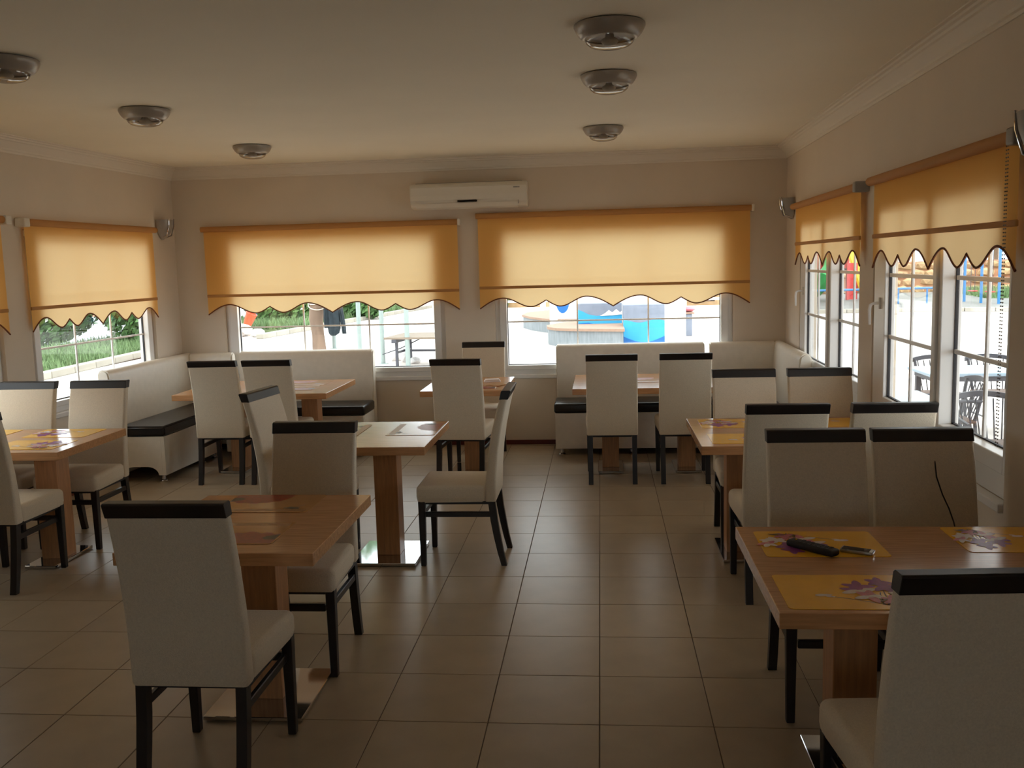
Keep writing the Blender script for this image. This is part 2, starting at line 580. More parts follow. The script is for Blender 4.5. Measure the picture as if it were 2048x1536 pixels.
def blind(F, x0, x1, zt, zbar, ztip, label, bracket, off=.034, chain=None):
    cx = (x0 + x1) / 2
    b = thing('roller_blind', label, 'blind', at_wall(F, cx, -off, 0), F[1])
    hw = (x1 - x0) / 2
    N = 144
    bm = B()
    cols = []
    for i in range(N + 1):
        t = i / N
        x = -hw + 2 * hw * t
        zb = ztip + scallop(t)
        yb = .004 * sin(t * 9) * 0
        cols.append([bm.verts.new((x, yb, z)) for z in (zb, zb + (zbar - zb) * .5, zbar, (zbar + zt) / 2, zt)])
    for a, c in zip(cols, cols[1:]):
        for k in range(4):
            bm.faces.new((a[k], c[k], c[k + 1], a[k + 1]))
    obj('fabric', bm, 'blind_fabric', b, 'all')
    bm = B()
    pts = [(-hw + 2 * hw * i / N, -.001, ztip + scallop(i / N)) for i in range(N + 1)]
    tube(bm, pts, .006, 5)
    obj('edging', bm, 'blind_edge', b)
    bm = B(); box(bm, -hw, hw, -.008, .006, zbar - .013, zbar + .013, .003, 1)
    obj('hem_bar', bm, 'blind_roll', b)
    bm = B(); tube(bm, [(-hw - .015, -.022, zt + .004), (hw + .015, -.022, zt + .004)], .027, 16)
    obj('roller', bm, 'blind_roll', b, True)
    for s in ((-1, 1) if bracket == 0 else (bracket,)):
        bm = B()
        bw = .014 if F is F_BACK else .035
        xx = s * (hw + (.022 if F is F_BACK else .03))
        box(bm, xx - bw, xx + bw, -.055, off - .001, zt - .032, zt + .036, .010, 3)
        obj('bracket', bm, 'plastic_white' if F is not F_RIGHT else 'plastic_grey', b, True)
    if chain is not None:
        bm = B()
        for xo in (0, .018):
            z = zt
            while z > chain:
                bmesh.ops.create_icosphere(bm, subdivisions=1, radius=.0035, matrix=Matrix.Translation((bracket * (hw - .02) + xo * -bracket, -.035, z)))
                z -= .0145
        c = obj('bead_chain', bm, 'plastic_grey', b); c['kind'] = 'stuff'
    return b
blind(F_BACK, -3.955, -1.385, 2.215, 1.555, 1.366, 'wide amber roller blind on the back wall over the window showing the tree trunk', 1)
blind(F_BACK, -1.182, 1.427, 2.262, 1.570, 1.366, 'wide amber roller blind on the back wall over the window showing the blue mural', 1)
blind(F_LEFT, -2.43, -.50, 2.205, 1.556, 1.378, 'amber roller blind over the left wall window that shows grass and bushes', -1)
blind(F_LEFT, -4.76, -2.70, 2.215, 1.556, 1.378, 'amber roller blind cut off by the left edge of the photo', 1)
blind(F_RIGHT, .70, 2.98, 2.225, 1.905, 1.725, 'smaller looking amber blind on the right wall beside the back corner', 1, .04)
blind(F_RIGHT, 3.30, 5.43, 2.232, 1.905, 1.718, 'large amber blind on the right wall nearest the camera, with a bead chain', 1, .04, 1.0)

# ------------------------------------------------------------------ air conditioner
ac = thing('air_conditioner', 'white split air conditioner high on the back wall between the two wide blinds', 'air conditioner', at_wall(F_BACK, -1.245, 0, 2.345))
hw, hh = .565, .235
prof = [(0, 0), (-.11, .0), (-.155, .018), (-.188, .055), (-.198, .12), (-.196, .20), (-.178, .228), (-.15, .238), (0, .238)]
bm = B(); prism(bm, prof, 'x', -hw, hw)
bmesh.ops.bevel(bm, geom=[e for e in bm.edges if abs(e.verts[0].co.x - e.verts[1].co.x) < 1e-5], offset=.006, segments=2, affect='EDGES')
obj('housing', bm, 'plastic_white', ac, True)
bm = B(); pr = [(-.1995, .075), (-.2045, .12), (-.2025, .198), (-.196, .2005), (-.198, .12), (-.194, .075)]
prism(bm, pr, 'x', -hw + .012, hw - .012); obj('front_panel', bm, 'plastic_white', ac)
bm = B(); box(bm, -.105, .085, -.206, -.190, .052, .072, .006, 2); obj('display', bm, 'black_gloss', ac)
bm = B()
prism(bm, [(-.118, -.003), (-.152, .012), (-.184, .046), (-.190, .046), (-.158, .006), (-.118, -.009)], 'x', -hw + .05, hw - .09)
obj('louver', bm, 'plastic_white', ac)
bm = B()
for k in range(9): box(bm, -hw + .05, hw - .05, -.150 + k * .015, -.144 + k * .015, .237, .243)
obj('intake_grille', bm, 'plastic_grey', ac)
bm = B(); box(bm, hw - .13, hw - .085, -.2060, -.2035, .172, .184); box(bm, hw - .082, hw - .07, -.2060, -.2035, .172, .184)
obj('badge', bm, 'plastic_grey', ac)
bm = B(); box(bm, hw - .088, hw - .084, -.192, -.168, .025, .06); obj('seam', bm, 'plastic_grey', ac)

# ------------------------------------------------------------------ ceiling lamps
def ceiling_lamp(x, y, label):
    t = thing('ceiling_lamp', label, 'ceiling lamp', (x, y, CH), group=None)
    bm = B(); lathe(bm, [(0, -.002), (.150, -.002), (.156, -.006), (.157, -.014), (.150, -.030), (.140, -.046), (.128, -.058), (.117, -.064), (.110, -.064), (.110, -.058), (0, -.04)], 40)
    obj('rim', bm, 'lamp_grey', t, True)
    bm = B(); lathe(bm, [(.110, -.058), (.109, -.070), (.102, -.084), (.085, -.096), (.055, -.104), (0, -.107)], 40)
    obj('glass_bowl', bm, 'lamp_glass', t, 'all')
    bm = B(); lathe(bm, [(.018, -.045), (.020, -.058), (.034, -.066), (.038, -.078), (.028, -.090), (0, -.095)], 20, (.0, 0, 0))
    obj('bulb', bm, 'plastic_white', t, 'all')
    return t
for x, y, l in ((.057, 4.34, 'grey rimmed glass ceiling lamp nearest the camera in the right row'),
                (.064, 5.48, 'grey rimmed glass ceiling lamp, middle one of the right row'),
                (.041, 7.58, 'grey rimmed glass ceiling lamp at the far end of the right row'),
                (-2.81, 4.44, 'grey rimmed glass ceiling lamp cut off by the left edge of the photo'),
                (-2.854, 5.94, 'grey rimmed glass ceiling lamp, middle one of the left row'),
                (-2.868, 7.86, 'grey rimmed glass ceiling lamp at the far end of the left row')):
    ceiling_lamp(x, y, l)

# ------------------------------------------------------------------ wall sconces
def sconce(F, x, z, label, red=False):
    t = thing('wall_lamp', label, 'wall lamp', at_wall(F, x, 0, z), F[1])
    bm = B(); box(bm, -.05, .05, -.022, -.001, -.07, .07, .012, 3)
    obj('back_plate', bm, 'plastic_white', t, True)
    bm = B()
    pr = [(.012, -.10), (.05, -.075), (.085, -.03), (.105, .03), (.112, .09)]
    lathe(bm, pr + [(r - .005, zz) for r, zz in pr[::-1]], 20, (0, -.012, 0), pi, 2 * pi)
    obj('shade', bm, 'lamp_grey' if red else 'plastic_grey', t, True)
    for s in (-1, 1):
        bm = B(); tube(bm, [(s * .03, -.02, -.085), (s * .045, -.085, -.06), (s * .05, -.112, .03), (s * .05, -.116, .10)], .006, 8)
        obj('clip', bm, 'chrome', t, True)
    bm = B(); lathe(bm, [(0, -.03), (.022, -.028), (.024, .01), (.03, .03), (.022, .055), (0, .062)], 16, (0, -.06, 0))
    obj('bulb', bm, 'red_plastic' if red else 'plastic_white', t, 'all')
sconce(F_LEFT, -.27, 2.225, 'small half bowl wall lamp with a red bulb, left wall beside the corner', True)
sconce(F_RIGHT, .36, 2.235, 'small half bowl wall lamp on the right wall beside the back corner')
sconce(F_RIGHT, 5.62, 2.215, 'half bowl wall lamp at the right edge of the photo above the bead chain')

# ------------------------------------------------------------------ chairs
def back_sec(z, yf, yr, hw):
    r = .014
    return [(x, y, z) for x, y in rounded(-hw, hw, yr, yf, r, 3)]
def make_chair():
    t = thing('dining_chair')
    for s in (-1, 1):
        bm = B(); hexa(bm, (s * .194, .226, 0, .016, .016), (s * .194, .224, .40, .021, .021))
        bmesh.ops.bevel(bm, geom=list(bm.edges), offset=.003, segments=1, affect='EDGES')
        obj('leg', bm, 'dark_wood', t)
    for s in (-1, 1):
        bm = B()
        secs = []
        for z, y, h in ((0, -.262, .016), (.08, -.243, .018), (.18, -.224, .020), (.28, -.208, .021), (.40, -.196, .021)):
            secs.append([(s * .178 + sx * .019, y + sy * h, z) for sx, sy in ((-1, -1), (1, -1), (1, 1), (-1, 1))])
        loft(bm, secs)
        bmesh.ops.recalc_face_normals(bm, faces=bm.faces)
        obj('leg', bm, 'dark_wood', t)
    for s in (-1, 1):
        bm = B(); box(bm, s * .184 - .010, s * .184 + .010, -.205, .212, .300, .332, .003, 1)
        obj('stretcher', bm, 'dark_wood', t)
    bm = B(); box(bm, -.168, .168, .214, .234, .300, .332, .003, 1)
    obj('stretcher', bm, 'dark_wood', t)
    bm = B(); box(bm, -.198, .198, -.198, .236, .380, .399)
    obj('seat_frame', bm, 'dark_wood', t)
    bm = B(); box(bm, -.212, .212, -.170, .256, .394, .502, .030, 4)
    for v in bm.verts:
        if v.co.z > .46:
            v.co.z += .010 * max(0, 1 - (v.co.x / .2) ** 2) * max(0, 1 - ((v.co.y - .04) / .21) ** 2) - .004
        if v.co.z < .41: v.co.z = .394
        v.co.x *= 1.045 if v.co.y > .1 else .965 + .08 * (v.co.y + .17) / .27
    obj('seat', bm, 'chair_fabric', t, True)
    bm = B()
    secs = [back_sec(z, yf, yr, hw) for z, yf, yr, hw in (
        (.396, -.160, -.222, .203), (.404, -.156, -.226, .207), (.55, -.168, -.231, .207), (.68, -.184, -.243, .207), (.80, -.206, -.262, .206), (.92, -.235, -.287, .206), (1.012, -.262, -.311, .205))]
    loft(bm, secs)
    bmesh.ops.recalc_face_normals(bm, faces=bm.faces)
    obj('backrest', bm, 'chair_fabric', t, True)
    bm = B()
    pr = [(-.312, 1.010), (-.260, 1.010), (-.272, 1.058), (-.280, 1.063), (-.324, 1.063), (-.330, 1.058)]
    prism(bm, pr, 'x', -.206, .206)
    bmesh.ops.bevel(bm, geom=list(bm.edges), offset=.002, segments=1, affect='EDGES')
    obj('top_rail', bm, 'dark_wood', t)
    return t

CHAIRS = [  # x, y, facing (deg, 0 = away from camera), label
    (-1.417, 3.195, 0, 'cream dining chair nearest the camera on the left, its back toward us'),
    (-1.395, 4.165, 180, 'cream dining chair facing the camera on the far side of the front left table'),
    (-.862, 5.69, 90, 'cream dining chair seen side on, facing left, right of the middle table'),
    ('C3',),
    (.080, 7.860, 0, 'cream dining chair with its back to us, left one at the back right bench table'),
    (.664, 7.860, 0, 'cream dining chair with its back to us, right one at the back right bench table'),
    (-3.238, 7.910, 1, 'cream dining chair with its back to us, left one at the back left bench table'),
    (-2.772, 7.910, 1, 'cream dining chair with its back to us, right one at the back left bench table'),
    (-1.135, 7.720, -4, 'cream dining chair with its back to us at the small table below the air conditioner'),
    (-1.125, 8.740, 180, 'cream dining chair against the back wall, facing us behind the small table'),
    (.930, 5.140, 0, 'cream dining chair with its back to us, left one at the middle right table'),
    (1.452, 5.140, 0, 'cream dining chair with its back to us, right one at the middle right table'),
    (.940, 6.100, 180, 'cream dining chair facing us, left one on the far side of the middle right table'),
    (1.430, 6.100, 180, 'cream dining chair facing us, right one on the far side of the middle right table'),
    (.905, 3.815, 180, 'cream dining chair facing us, left one behind the front right table with the remote'),
    (1.345, 3.815, 180, 'cream dining chair facing us behind the front right table with a black wire on it'),
    (.864, 2.525, 4, 'cream dining chair cut off by the bottom right corner, its back toward us'),
    (-3.520, 6.045, 180, 'cream dining chair facing us, right one on the far side of the left wall table'),
    (-4.045, 6.045, 180, 'cream dining chair facing us, left one on the far side of the left wall table'),
    (-3.540, 5.215, 0, 'cream dining chair cut off by the left edge, near side of the left wall table'),
]
proto = None
for c in CHAIRS:
    if c[0] == 'C3':
        c = (-1.835, 5.670, -97.5, 'cream dining chair turned at an angle, left of the middle table')
    o = make_chair() if proto is None else copy_tree(proto)
    if proto is None: proto = o
    o.location = (c[0], c[1], 0)
    o.rotation_euler = (0, 0, radians(c[2]))
    tag(o, c[3], 'chair', 'cream dining chairs with dark top rails')

# wire hanging on one chair back
bm = B(); tube(bm, [(1.402, 4.0985, 1.04), (1.400, 4.086, 1.0), (1.386, 4.060, .94), (1.384, 4.024, .87), (1.402, 4.000, .80), (1.425, 3.988, .745), (1.442, 3.977, .69), (1.452, 3.968, .63), (1.458, 3.962, .57)], .0028, 6)
tag(obj('cable', bm, 'black_matte', None, True), 'thin black wire hanging down the cream chair back at the right', 'cable')

# ------------------------------------------------------------------ tables
def table(x0, x1, y0, y1, cols, base, label, group=None):
    cx, cy = (x0 + x1) / 2, (y0 + y1) / 2
    t = thing('restaurant_table', label, 'table', (cx, cy, 0))
    bm = B(); box(bm, x0 - cx, x1 - cx, y0 - cy, y1 - cy, .700, .750, .002, 1)
    obj('tabletop', bm, 'oak', t)
    for (px, py) in cols:
        bm = B(); box(bm, px - cx - .0725, px - cx + .0725, py - cy - .0725, py - cy + .0725, .022, .699, .002, 1)
        obj('column', bm, 'oak_leg', t)
        bm = B(); box(bm, px - cx - base[0] / 2, px - cx + base[0] / 2, py - cy - base[1] / 2, py - cy + base[1] / 2, .004, .022, .002, 1)
        p = obj('base_plate', bm, 'chrome', t)
        bm = B()
        for sx in (-1, 1):
            for sy in (-1, 1):
                lathe(bm, [(0, 0), (.012, 0), (.012, .005), (0, .005)], 8, (px - cx + sx * (base[0] / 2 - .025), py - cy + sy * (base[1] / 2 - .025), 0))
        obj('glides', bm, 'black_matte', p)
table(-1.862, -1.080, 3.342, 4.245, [(-1.418, 3.735)], (.41, .47), 'oak table at the front left between two facing chairs, two landscape placemats on it')
table(-1.815, -1.040, 5.395, 6.305, [(-1.335, 5.705)], (.40, .475), 'oak table in the middle of the room with a single column and shiny chrome base')
table(-4.385, -3.258, 5.325, 6.16, [(-3.480, 5.615), (-4.15, 5.615)], (.20, .44), 'oak table against the left wall with yellow floral placemats')
table(-3.70, -2.335, 7.815, 8.80, [(-3.300, 8.315), (-2.620, 8.315)], (.24, .46), 'oak table in front of the back left bench')
table(-1.535, -.812, 7.850, 8.79, [(-1.128, 8.150)], (.38, .46), 'small oak table below the air conditioner with papers on it')
table(-.245, 1.030, 7.850, 8.86, [(.068, 8.210), (.722, 8.210)], (.22, .46), 'oak table in front of the back right bench, its top shining white')
table(.555, 1.665, 5.335, 6.30, [(.815, 5.78), (1.36, 5.78)], (.22, .46), 'oak table at the middle of the right wall with yellow floral placemats')
table(.515, 1.635, 2.770, 3.700, [(.835, 3.215), (1.32, 3.215)], (.23, .46), 'oak table at the front right with a remote and a phone on it')

# ------------------------------------------------------------------ placemats
def flower_print(seed, flip=False):
    rnd = random.Random(seed)
    bm = B()
    lev = [.0]
    def poly(pts, mi):
        lev[0] += .00004
        vs = [bm.verts.new((x, y, lev[0])) for x, y in pts]
        f = bm.faces.new(vs); f.material_index = mi
        if f.normal.z < 0: f.normal_flip()
    def petal(x, y, l, w, a, mi):
        pts = []
        for k in range(12):
            th = 2 * pi * k / 12
            u, v = l * (.5 + .5 * cos(th)), w * .5 * sin(th) * (1 - .25 * cos(th))
            pts.append((x + u * cos(a) - v * sin(a), y + u * sin(a) + v * cos(a)))
        poly(pts, mi)
    def stem(x0, y0, x1, y1, bend, w=.0038):
        n = 8; L = []; Rr = []
        dx, dy = x1 - x0, y1 - y0; ln = math.hypot(dx, dy); nx, ny = -dy / ln, dx / ln
        for k in range(n + 1):
            t = k / n; o = bend * sin(pi * t)
            px, py = x0 + dx * t + nx * o, y0 + dy * t + ny * o
            L.append((px + nx * w / 2, py + ny * w / 2)); Rr.append((px - nx * w / 2, py - ny * w / 2))
        poly(L + Rr[::-1], 3)
    root = (.10, -.135)
    for (x, y) in ((-.075, -.045), (.0, .01), (.05, .05), (.11, .07), (.13, -.03), (.17, -.02), (.02, -.05), (.09, -.01), (.16, .05)):
        stem(root[0] + rnd.uniform(-.03, .05), root[1] + rnd.uniform(0, .02), x, y, rnd.uniform(-.02, .02))
    petal(-.115, -.04, .055, .022, .1, 1)
    petal(-.085, -.045, .03, .014, -.3, 1)
    for (x, y, s, mi, m2) in ((.035, .045, 1.1, 0, 0), (.11, .085, 1.0, 0, 0), (.03, .005, 1.2, 0, 1), (.12, .045, 1.1, 0, 0), (.05, -.05, 1.1, 2, 1), (.15, -.035, 1.1, 1, 1), (.11, -.085, .9, 2, 2), (.185, .01, .9, 1, 2)):
        for k in range(5):
            a = rnd.uniform(-.3, .3) + 2 * pi * k / 5
            petal(x, y, .05 * s * rnd.uniform(.8, 1.1), .026 * s, a, mi if k % 3 else m2)
        petal(x - .012, y - .006, .045 * s, .018 * s, rnd.uniform(-.4, .4), m2)
    for k in range(5):
        petal(.06 + rnd.uniform(0, .1), -.11 + rnd.uniform(-.01, .02), .04, .01, rnd.uniform(-.5, .8), 3)
    return bm
def landscape_print():
    bm = B()
    def poly(pts, mi, z):
        f = bm.faces.new([bm.verts.new((x, y, z)) for x, y in pts]); f.material_index = mi
        if f.normal.z < 0: f.normal_flip()
    poly([(-.20, .10), (.20, .10), (.20, .142), (-.20, .142)], 2, .00004)
    poly([(.208, -.15), (.208, -.015), (.185, -.03), (.165, -.005), (.14, .0), (.125, -.012), (.10, .004), (.07, .012), (.05, -.01), (.02, -.004), (.0, -.03), (-.03, -.035), (-.045, -.07), (-.06, -.09), (-.065, -.15)], 0, .00008)
    poly([(.208, -.10), (.208, -.02), (.19, -.04), (.16, -.05), (.15, -.08), (.17, -.10)], 1, .00010)
    poly([(-.125 + .035 * cos(a) * (1 + .25 * cos(5 * a)), .085 + .018 * sin(a) * (1 + .3 * sin(4 * a))) for a in [2 * pi * k / 22 for k in range(22)]], 1, .00008)
    poly([(-.128, .08), (-.124, .078), (-.165, .03), (-.168, .032)], 1, .00012)
    return bm
mesh_cache = {}
def placemat(cx, cy, kind, rz, label, w=.43, d=.315):
    t = thing('placemat', label, 'placemat', (cx, cy, .7502), radians(rz))
    key = (kind, w, d)
    if key not in mesh_cache:
        bm = B(); prism(bm, rounded(-w / 2, w / 2, -d / 2, d / 2, .018, 4), 'z', 0, .0018)
        s = obj('sheet', bm, 'mat_yellow' if kind == 'flower' else 'mat_tan', t)
        bm = flower_print(3) if kind == 'flower' else landscape_print()
        k = w / .43
        for v in bm.verts: v.co.x *= k
        p = obj('printed_flowers' if kind == 'flower' else 'printed_landscape', bm, ['print_purple', 'print_white', 'print_pink', 'print_stem'] if kind == 'flower' else ['print_rust', 'print_bush', 'print_sky'], t, loc=(0, 0, .0019))
        mesh_cache[key] = (s, p)
    else:
        for q in mesh_cache[key]:
            c = q.copy(); link(c); c.parent = t
    t['group'] = 'yellow floral placemats' if kind == 'flower' else 'tan landscape placemats'
placemat(.765, 2.958, 'flower', 0, 'yellow floral placemat on the front right table, partly hidden by the nearest chair', .43)
placemat(.785, 3.470, 'flower', 180, 'yellow floral placemat under the black remote and the phone')
placemat(1.450, 3.525, 'flower', 180, 'yellow floral placemat at the right photo edge, washed white by window glare', .34)
placemat(1.470, 3.015, 'flower', 0, 'yellow floral placemat of which only a corner shows above the nearest dark top rail', .34)
placemat(.835, 6.085, 'flower', 180, 'yellow floral placemat on the far left of the middle right table')
placemat(.840, 5.560, 'flower', 0, 'yellow floral placemat on the near left of the middle right table')
placemat(1.390, 6.085, 'flower', 180, 'yellow floral placemat on the far right of the middle right table')
placemat(1.385, 5.560, 'flower', 0, 'yellow floral placemat on the near right of the middle right table')
placemat(-3.595, 5.985, 'flower', 180, 'yellow floral placemat on the far right of the left wall table')
placemat(-3.565, 5.570, 'flower', 0, 'yellow floral placemat on the near right of the left wall table')
placemat(-4.195, 5.985, 'flower', 180, 'yellow floral placemat on the far left of the left wall table')
placemat(-1.500, 4.085, 'land', 180, 'tan placemat with a rust red hill on the far side of the front left table')
placemat(-1.495, 3.615, 'land', 0, 'tan placemat with a rust red hill on the near side of the front left table')
placemat(-1.205, 5.995, 'land', 90, 'tan placemat on the right side of the middle table')
placemat(-1.680, 5.985, 'land', -90, 'tan placemat on the left side of the middle table, half behind a chair', .43, .26)
placemat(-2.740, 8.195, 'land', 0, 'tan placemat on the near side of the back left bench table', .43)
placemat(-2.730, 8.545, 'land', 180, 'tan placemat on the far side of the back left bench table')
placemat(.400, 8.390, 'land', 180, 'tan placemat glaring white between the two chairs at the back right bench table')
placemat(-1.12, 8.10, 'land', 0, 'tan placemat on the small table below the air conditioner')
# papers on the small table
bm = B()
prism(bm, [(-.075, -.05), (.075, -.05), (.075, .05), (-.075, .05)], 'z', 0, .002)
prism(bm, [(-.075, .002), (.075, .002), (.06, .022), (-.06, .020)], 'y', -.045, .045)
o = obj('paper_stack', bm, 'print_white'); o.location = (-.985, 8.46, .7502); o.rotation_euler = (0, 0, .15)
tag(o, 'folded white paper standing on the small table below the air conditioner', 'paper')
bm = B(); prism(bm, rounded(-.07, .07, -.1, .1, .004, 2), 'z', 0, .004)
o = obj('booklet', bm, 'mat_tan'); o.location = (-.90, 8.22, .7522); o.rotation_euler = (0, 0, -.5)
tag(o, 'tan booklet lying beside the folded white paper on the small table', 'booklet')

# remote and phone
t = thing('remote_control', 'black remote control lying on the yellow placemat at the front right', 'remote', (.742, 3.382, .7525), math.atan2(-.132, .12))
bm = B(); box(bm, -.098, .098, -.025, .025, 0, .024, .009, 3); obj('housing', bm, 'black_matte', t, True)
bm = B()
for i in range(7):
    for j in range(3):
        box(bm, -.05 + i * .019, -.038 + i * .019, -.016 + j * .0125, -.008 + j * .0125, .0235, .0258)
o = obj('buttons', bm, 'dark_steel', t)
bm = B(); lathe(bm, [(.004, 0), (.004, .0022), (0, .0022)], 10, (-.072, .004, .0238)); obj('power_button', bm, 'mat_yellow', t)
t = thing('mobile_phone', 'slim silver edged phone lying beside the black remote', 'phone', (.892, 3.360, .7525), math.atan2(-.055, .105))
bm = B(); box(bm, -.056, .056, -.023, .023, 0, .012, .004, 3); obj('body', bm, 'brushed_steel', t, True)
bm = B(); box(bm, -.050, .044, -.0195, .0195, .0118, .0126); obj('screen', bm, 'black_gloss', t)
bm = B(); box(bm, .0535, .0572, -.019, .019, .003, .0115, .001, 1); obj('end_cap', bm, 'chrome', t)

# ------------------------------------------------------------------ upholstered benches
def foot_bm(x, y):
    bm = B(); lathe(bm, [(0, 0), (.030, 0), (.032, .006), (.028, .012), (.018, .018), (.018, .060), (0, .060)], 18, (x, y, 0)); return bm
def back_prof(th=.12, z0=.06, z1=1.0):
    """section (depth, z) with a rolled top; depth 0 = wall side, negative = into the room"""
    return [(-.004, z0), (-.004, z1 - .04), (-.02, z1 - .010), (-.045, z1), (-.075, z1 - .004), (-.098, z1 - .022), (-.108, z1 - .055), (-th, .80), (-th - .02, .50), (-th - .02, z0)]
def arch_panel(w, z0, z1, foot=.07, ah=.075):
    pts = [(0, z1), (0, z0), (-foot * .5, z0)]
    for k in range(7):
        a = pi / 2 * k / 6
        pts.append((-foot * .5 - .10 * (1 - cos(a)), z0 + ah * sin(a)))
    for k in range(7):
        a = pi / 2 * (1 - k / 6)
        pts.append((-w + foot * .5 + .10 * (1 - cos(a)), z0 + ah * sin(a)))
    pts += [(-w + foot * .5, z0), (-w, z0), (-w, z1)]
    return pts

def straight_bench(F, x0, x1, label, zt=1.0, depth=.56):
    cx = (x0 + x1) / 2; hw = (x1 - x0) / 2
    t = thing('upholstered_bench', label, 'bench', at_wall(F, cx, -.016), F[1])
    bm = B(); prism(bm, back_prof(z1=zt), 'x', -hw, hw)
    bmesh.ops.bevel(bm, geom=[e for e in bm.edges if abs(e.verts[0].co.x - e.verts[1].co.x) < 1e-5], offset=.012, segments=3, affect='EDGES')
    obj('backrest', bm, 'leather_white', t, True)
    bm = B(); box(bm, -hw - .008, hw + .008, -depth - .012, -.137, .402, .492, .020, 3)
    obj('seat_cushion', bm, 'leather_black', t, True)
    bm = B(); box(bm, -hw + .002, hw - .002, -depth, -depth + .03, .062, .401, .006, 2); obj('front_panel', bm, 'leather_white', t, True)
    for s in (-1, 1):
        bm = B(); a, b = sorted((s * hw, s * (hw - .03)))
        prism(bm, [(-.14 + u, z) for u, z in arch_panel(depth - .14 - .031, .062, .401)], 'x', a, b)
        obj('end_panel', bm, 'leather_white', t)
    for fx in (-hw + .06, 0, hw - .06):
        for fy in (-depth + .05, -.10):
            obj('foot', foot_bm(fx, fy), 'chrome', t, True)
    return t
straight_bench(F_BACK, -3.635, -2.262, 'white bench with black seat against the back wall, left of the small table', .995)
straight_bench(F_BACK, -.440, .990, 'white bench with black seat against the back wall, right of the small table', 1.005)

def corner_bench(side, end, ret, label, zt, depth=.56):
    """L-shaped corner module in room axes: along the side wall for `end` metres, along the back wall for `ret` metres"""
    ax, s = (XL, 1) if side == 'L' else (XR, -1)
    t = thing('upholstered_bench', label, 'bench', (ax, YB, 0), 0)
    k = AL if side == 'L' else AR            # lean of the side wall
    def w(v):                                 # x offset of the side wall at local y = v (<=0)
        return -k * v + s * .016
    def fin(bm):
        return bm
    # backrest on the side wall
    bm = B()
    pr = back_prof(z1=zt)
    secs = [[(w(v) - s * d_, v, z) for d_, z in pr] for v in (-.012, -end)]
    loft(bm, secs); bmesh.ops.recalc_face_normals(bm, faces=bm.faces)
    bmesh.ops.bevel(bm, geom=[e for e in bm.edges if abs(e.verts[0].co.y - e.verts[1].co.y) < 1e-4], offset=.012, segments=3, affect='EDGES')
    obj('backrest', bm, 'leather_white', t, True)
    # backrest on the back wall
    bm = B()
    secs = [[(s * u, d_ - .016, z) for d_, z in pr] for u in (.112, ret)]
    loft(bm, secs); bmesh.ops.recalc_face_normals(bm, faces=bm.faces)
    bmesh.ops.bevel(bm, geom=[e for e in bm.edges if abs(e.verts[0].co.x - e.verts[1].co.x) < 1e-4], offset=.012, segments=3, affect='EDGES')
    obj('backrest', bm, 'leather_white', t, True)
    # seat cushion: side strip and corner
    bm = B()
    o1, o2 = .137, depth + .012
    poly = [(w(-end) + s * o1, -end - .008), (w(-end) + s * o2, -end - .008), (w(-depth) + s * o2, -depth - .012)]
    if ret > depth + .03: poly += [(s * ret, -depth - .012)]
    poly += [(s * max(ret, depth + .012), -.15), (w(-.15) + s * o1, -.15)]
    prism(bm, poly, 'z', .402, .492)
    bmesh.ops.bevel(bm, geom=list(bm.edges), offset=.018, segments=3, affect='EDGES')
    obj('seat_cushion', bm, 'leather_black', t, True)
    bm = B()
    prism(bm, [(w(-end) + s * depth, -end), (w(-depth) + s * depth, -depth), (w(-depth) + s * (depth - .03), -depth), (w(-end) + s * (depth - .03), -end)], 'z', .062, .401)
    obj('front_panel', bm, 'leather_white', t)
    bm = B()
    x0, x1 = w(-end) + s * .138, w(-end) + s * (depth - .031)
    pts = [(x1 + (u * s), z) for u, z in arch_panel(abs(x1 - x0), .062, .401)]
    prism(bm, pts, 'y', -end, -end + .03); obj('end_panel', bm, 'leather_white', t)
    for v in (-end + .05, -end * .5, -depth):
        for o_ in (.10, depth - .05):
            obj('foot', foot_bm(w(v) + s * o_, v), 'chrome', t, True)
    return t
corner_bench('L', 1.60, .565, 'white corner bench with black seat along the left wall under the garden window', .985)
corner_bench('R', 1.40, .735, 'white corner bench in the back right corner below the right wall window', 1.0)

# ================================================================== OUTDOORS
G = -.15
bm = B(); box(bm, -10.6, 60, -30, 120, G - .3, G)
tag(obj('paved_square', bm, 'paving'), kind='structure')
bm = B(); box(bm, -90, -10.6, -30, 120, G - .3, G - .02)
tag(obj('verge_ground', bm, 'soil'), kind='structure')
bm = B(); prism(bm, [(-22, 0), (-14.2, 0), (-14.2, 24), (-13.4, 31), (-12.0, 44), (-17, 60), (-24, 60)], 'z', G - .02, G + .02)
tag(obj('road', bm, 'asphalt'), kind='structure')

def noise_bm_ground(): pass

# kerb: single stones along two runs
def kerb(name_label, pts, h=.14, w=.22):
    t = thing('kerb', name_label, 'kerb', (pts[0][0], pts[0][1], G))
    for (x0, y0), (x1, y1) in zip(pts, pts[1:]):
        L = math.hypot(x1 - x0, y1 - y0); n = max(1, round(L / .95)); a = math.atan2(y1 - y0, x1 - x0)
        for k in range(n):
            u = (k + .5) / n
            bm = B(); l = L / n - .02; box(bm, -l / 2, l / 2, -w / 2, w / 2, 0, h, .015, 2)
            o = obj('kerb_stone', bm, 'kerb_stone', t)
            o.location = (x0 + (x1 - x0) * u - pts[0][0], y0 + (y1 - y0) * u - pts[0][1], 0)
            o.rotation_euler = (0, 0, a)
kerb('pale stone kerb of the grass verge seen through the left window', [(-10.55, 12.5), (-10.6, 17.2), (-10.85, 21.7), (-10.75, 26.6)])
kerb('pale stone kerb behind the tree trunk seen through the back left window', [(-9.75, 26.4), (-9.3, 31), (-7.95, 44)])

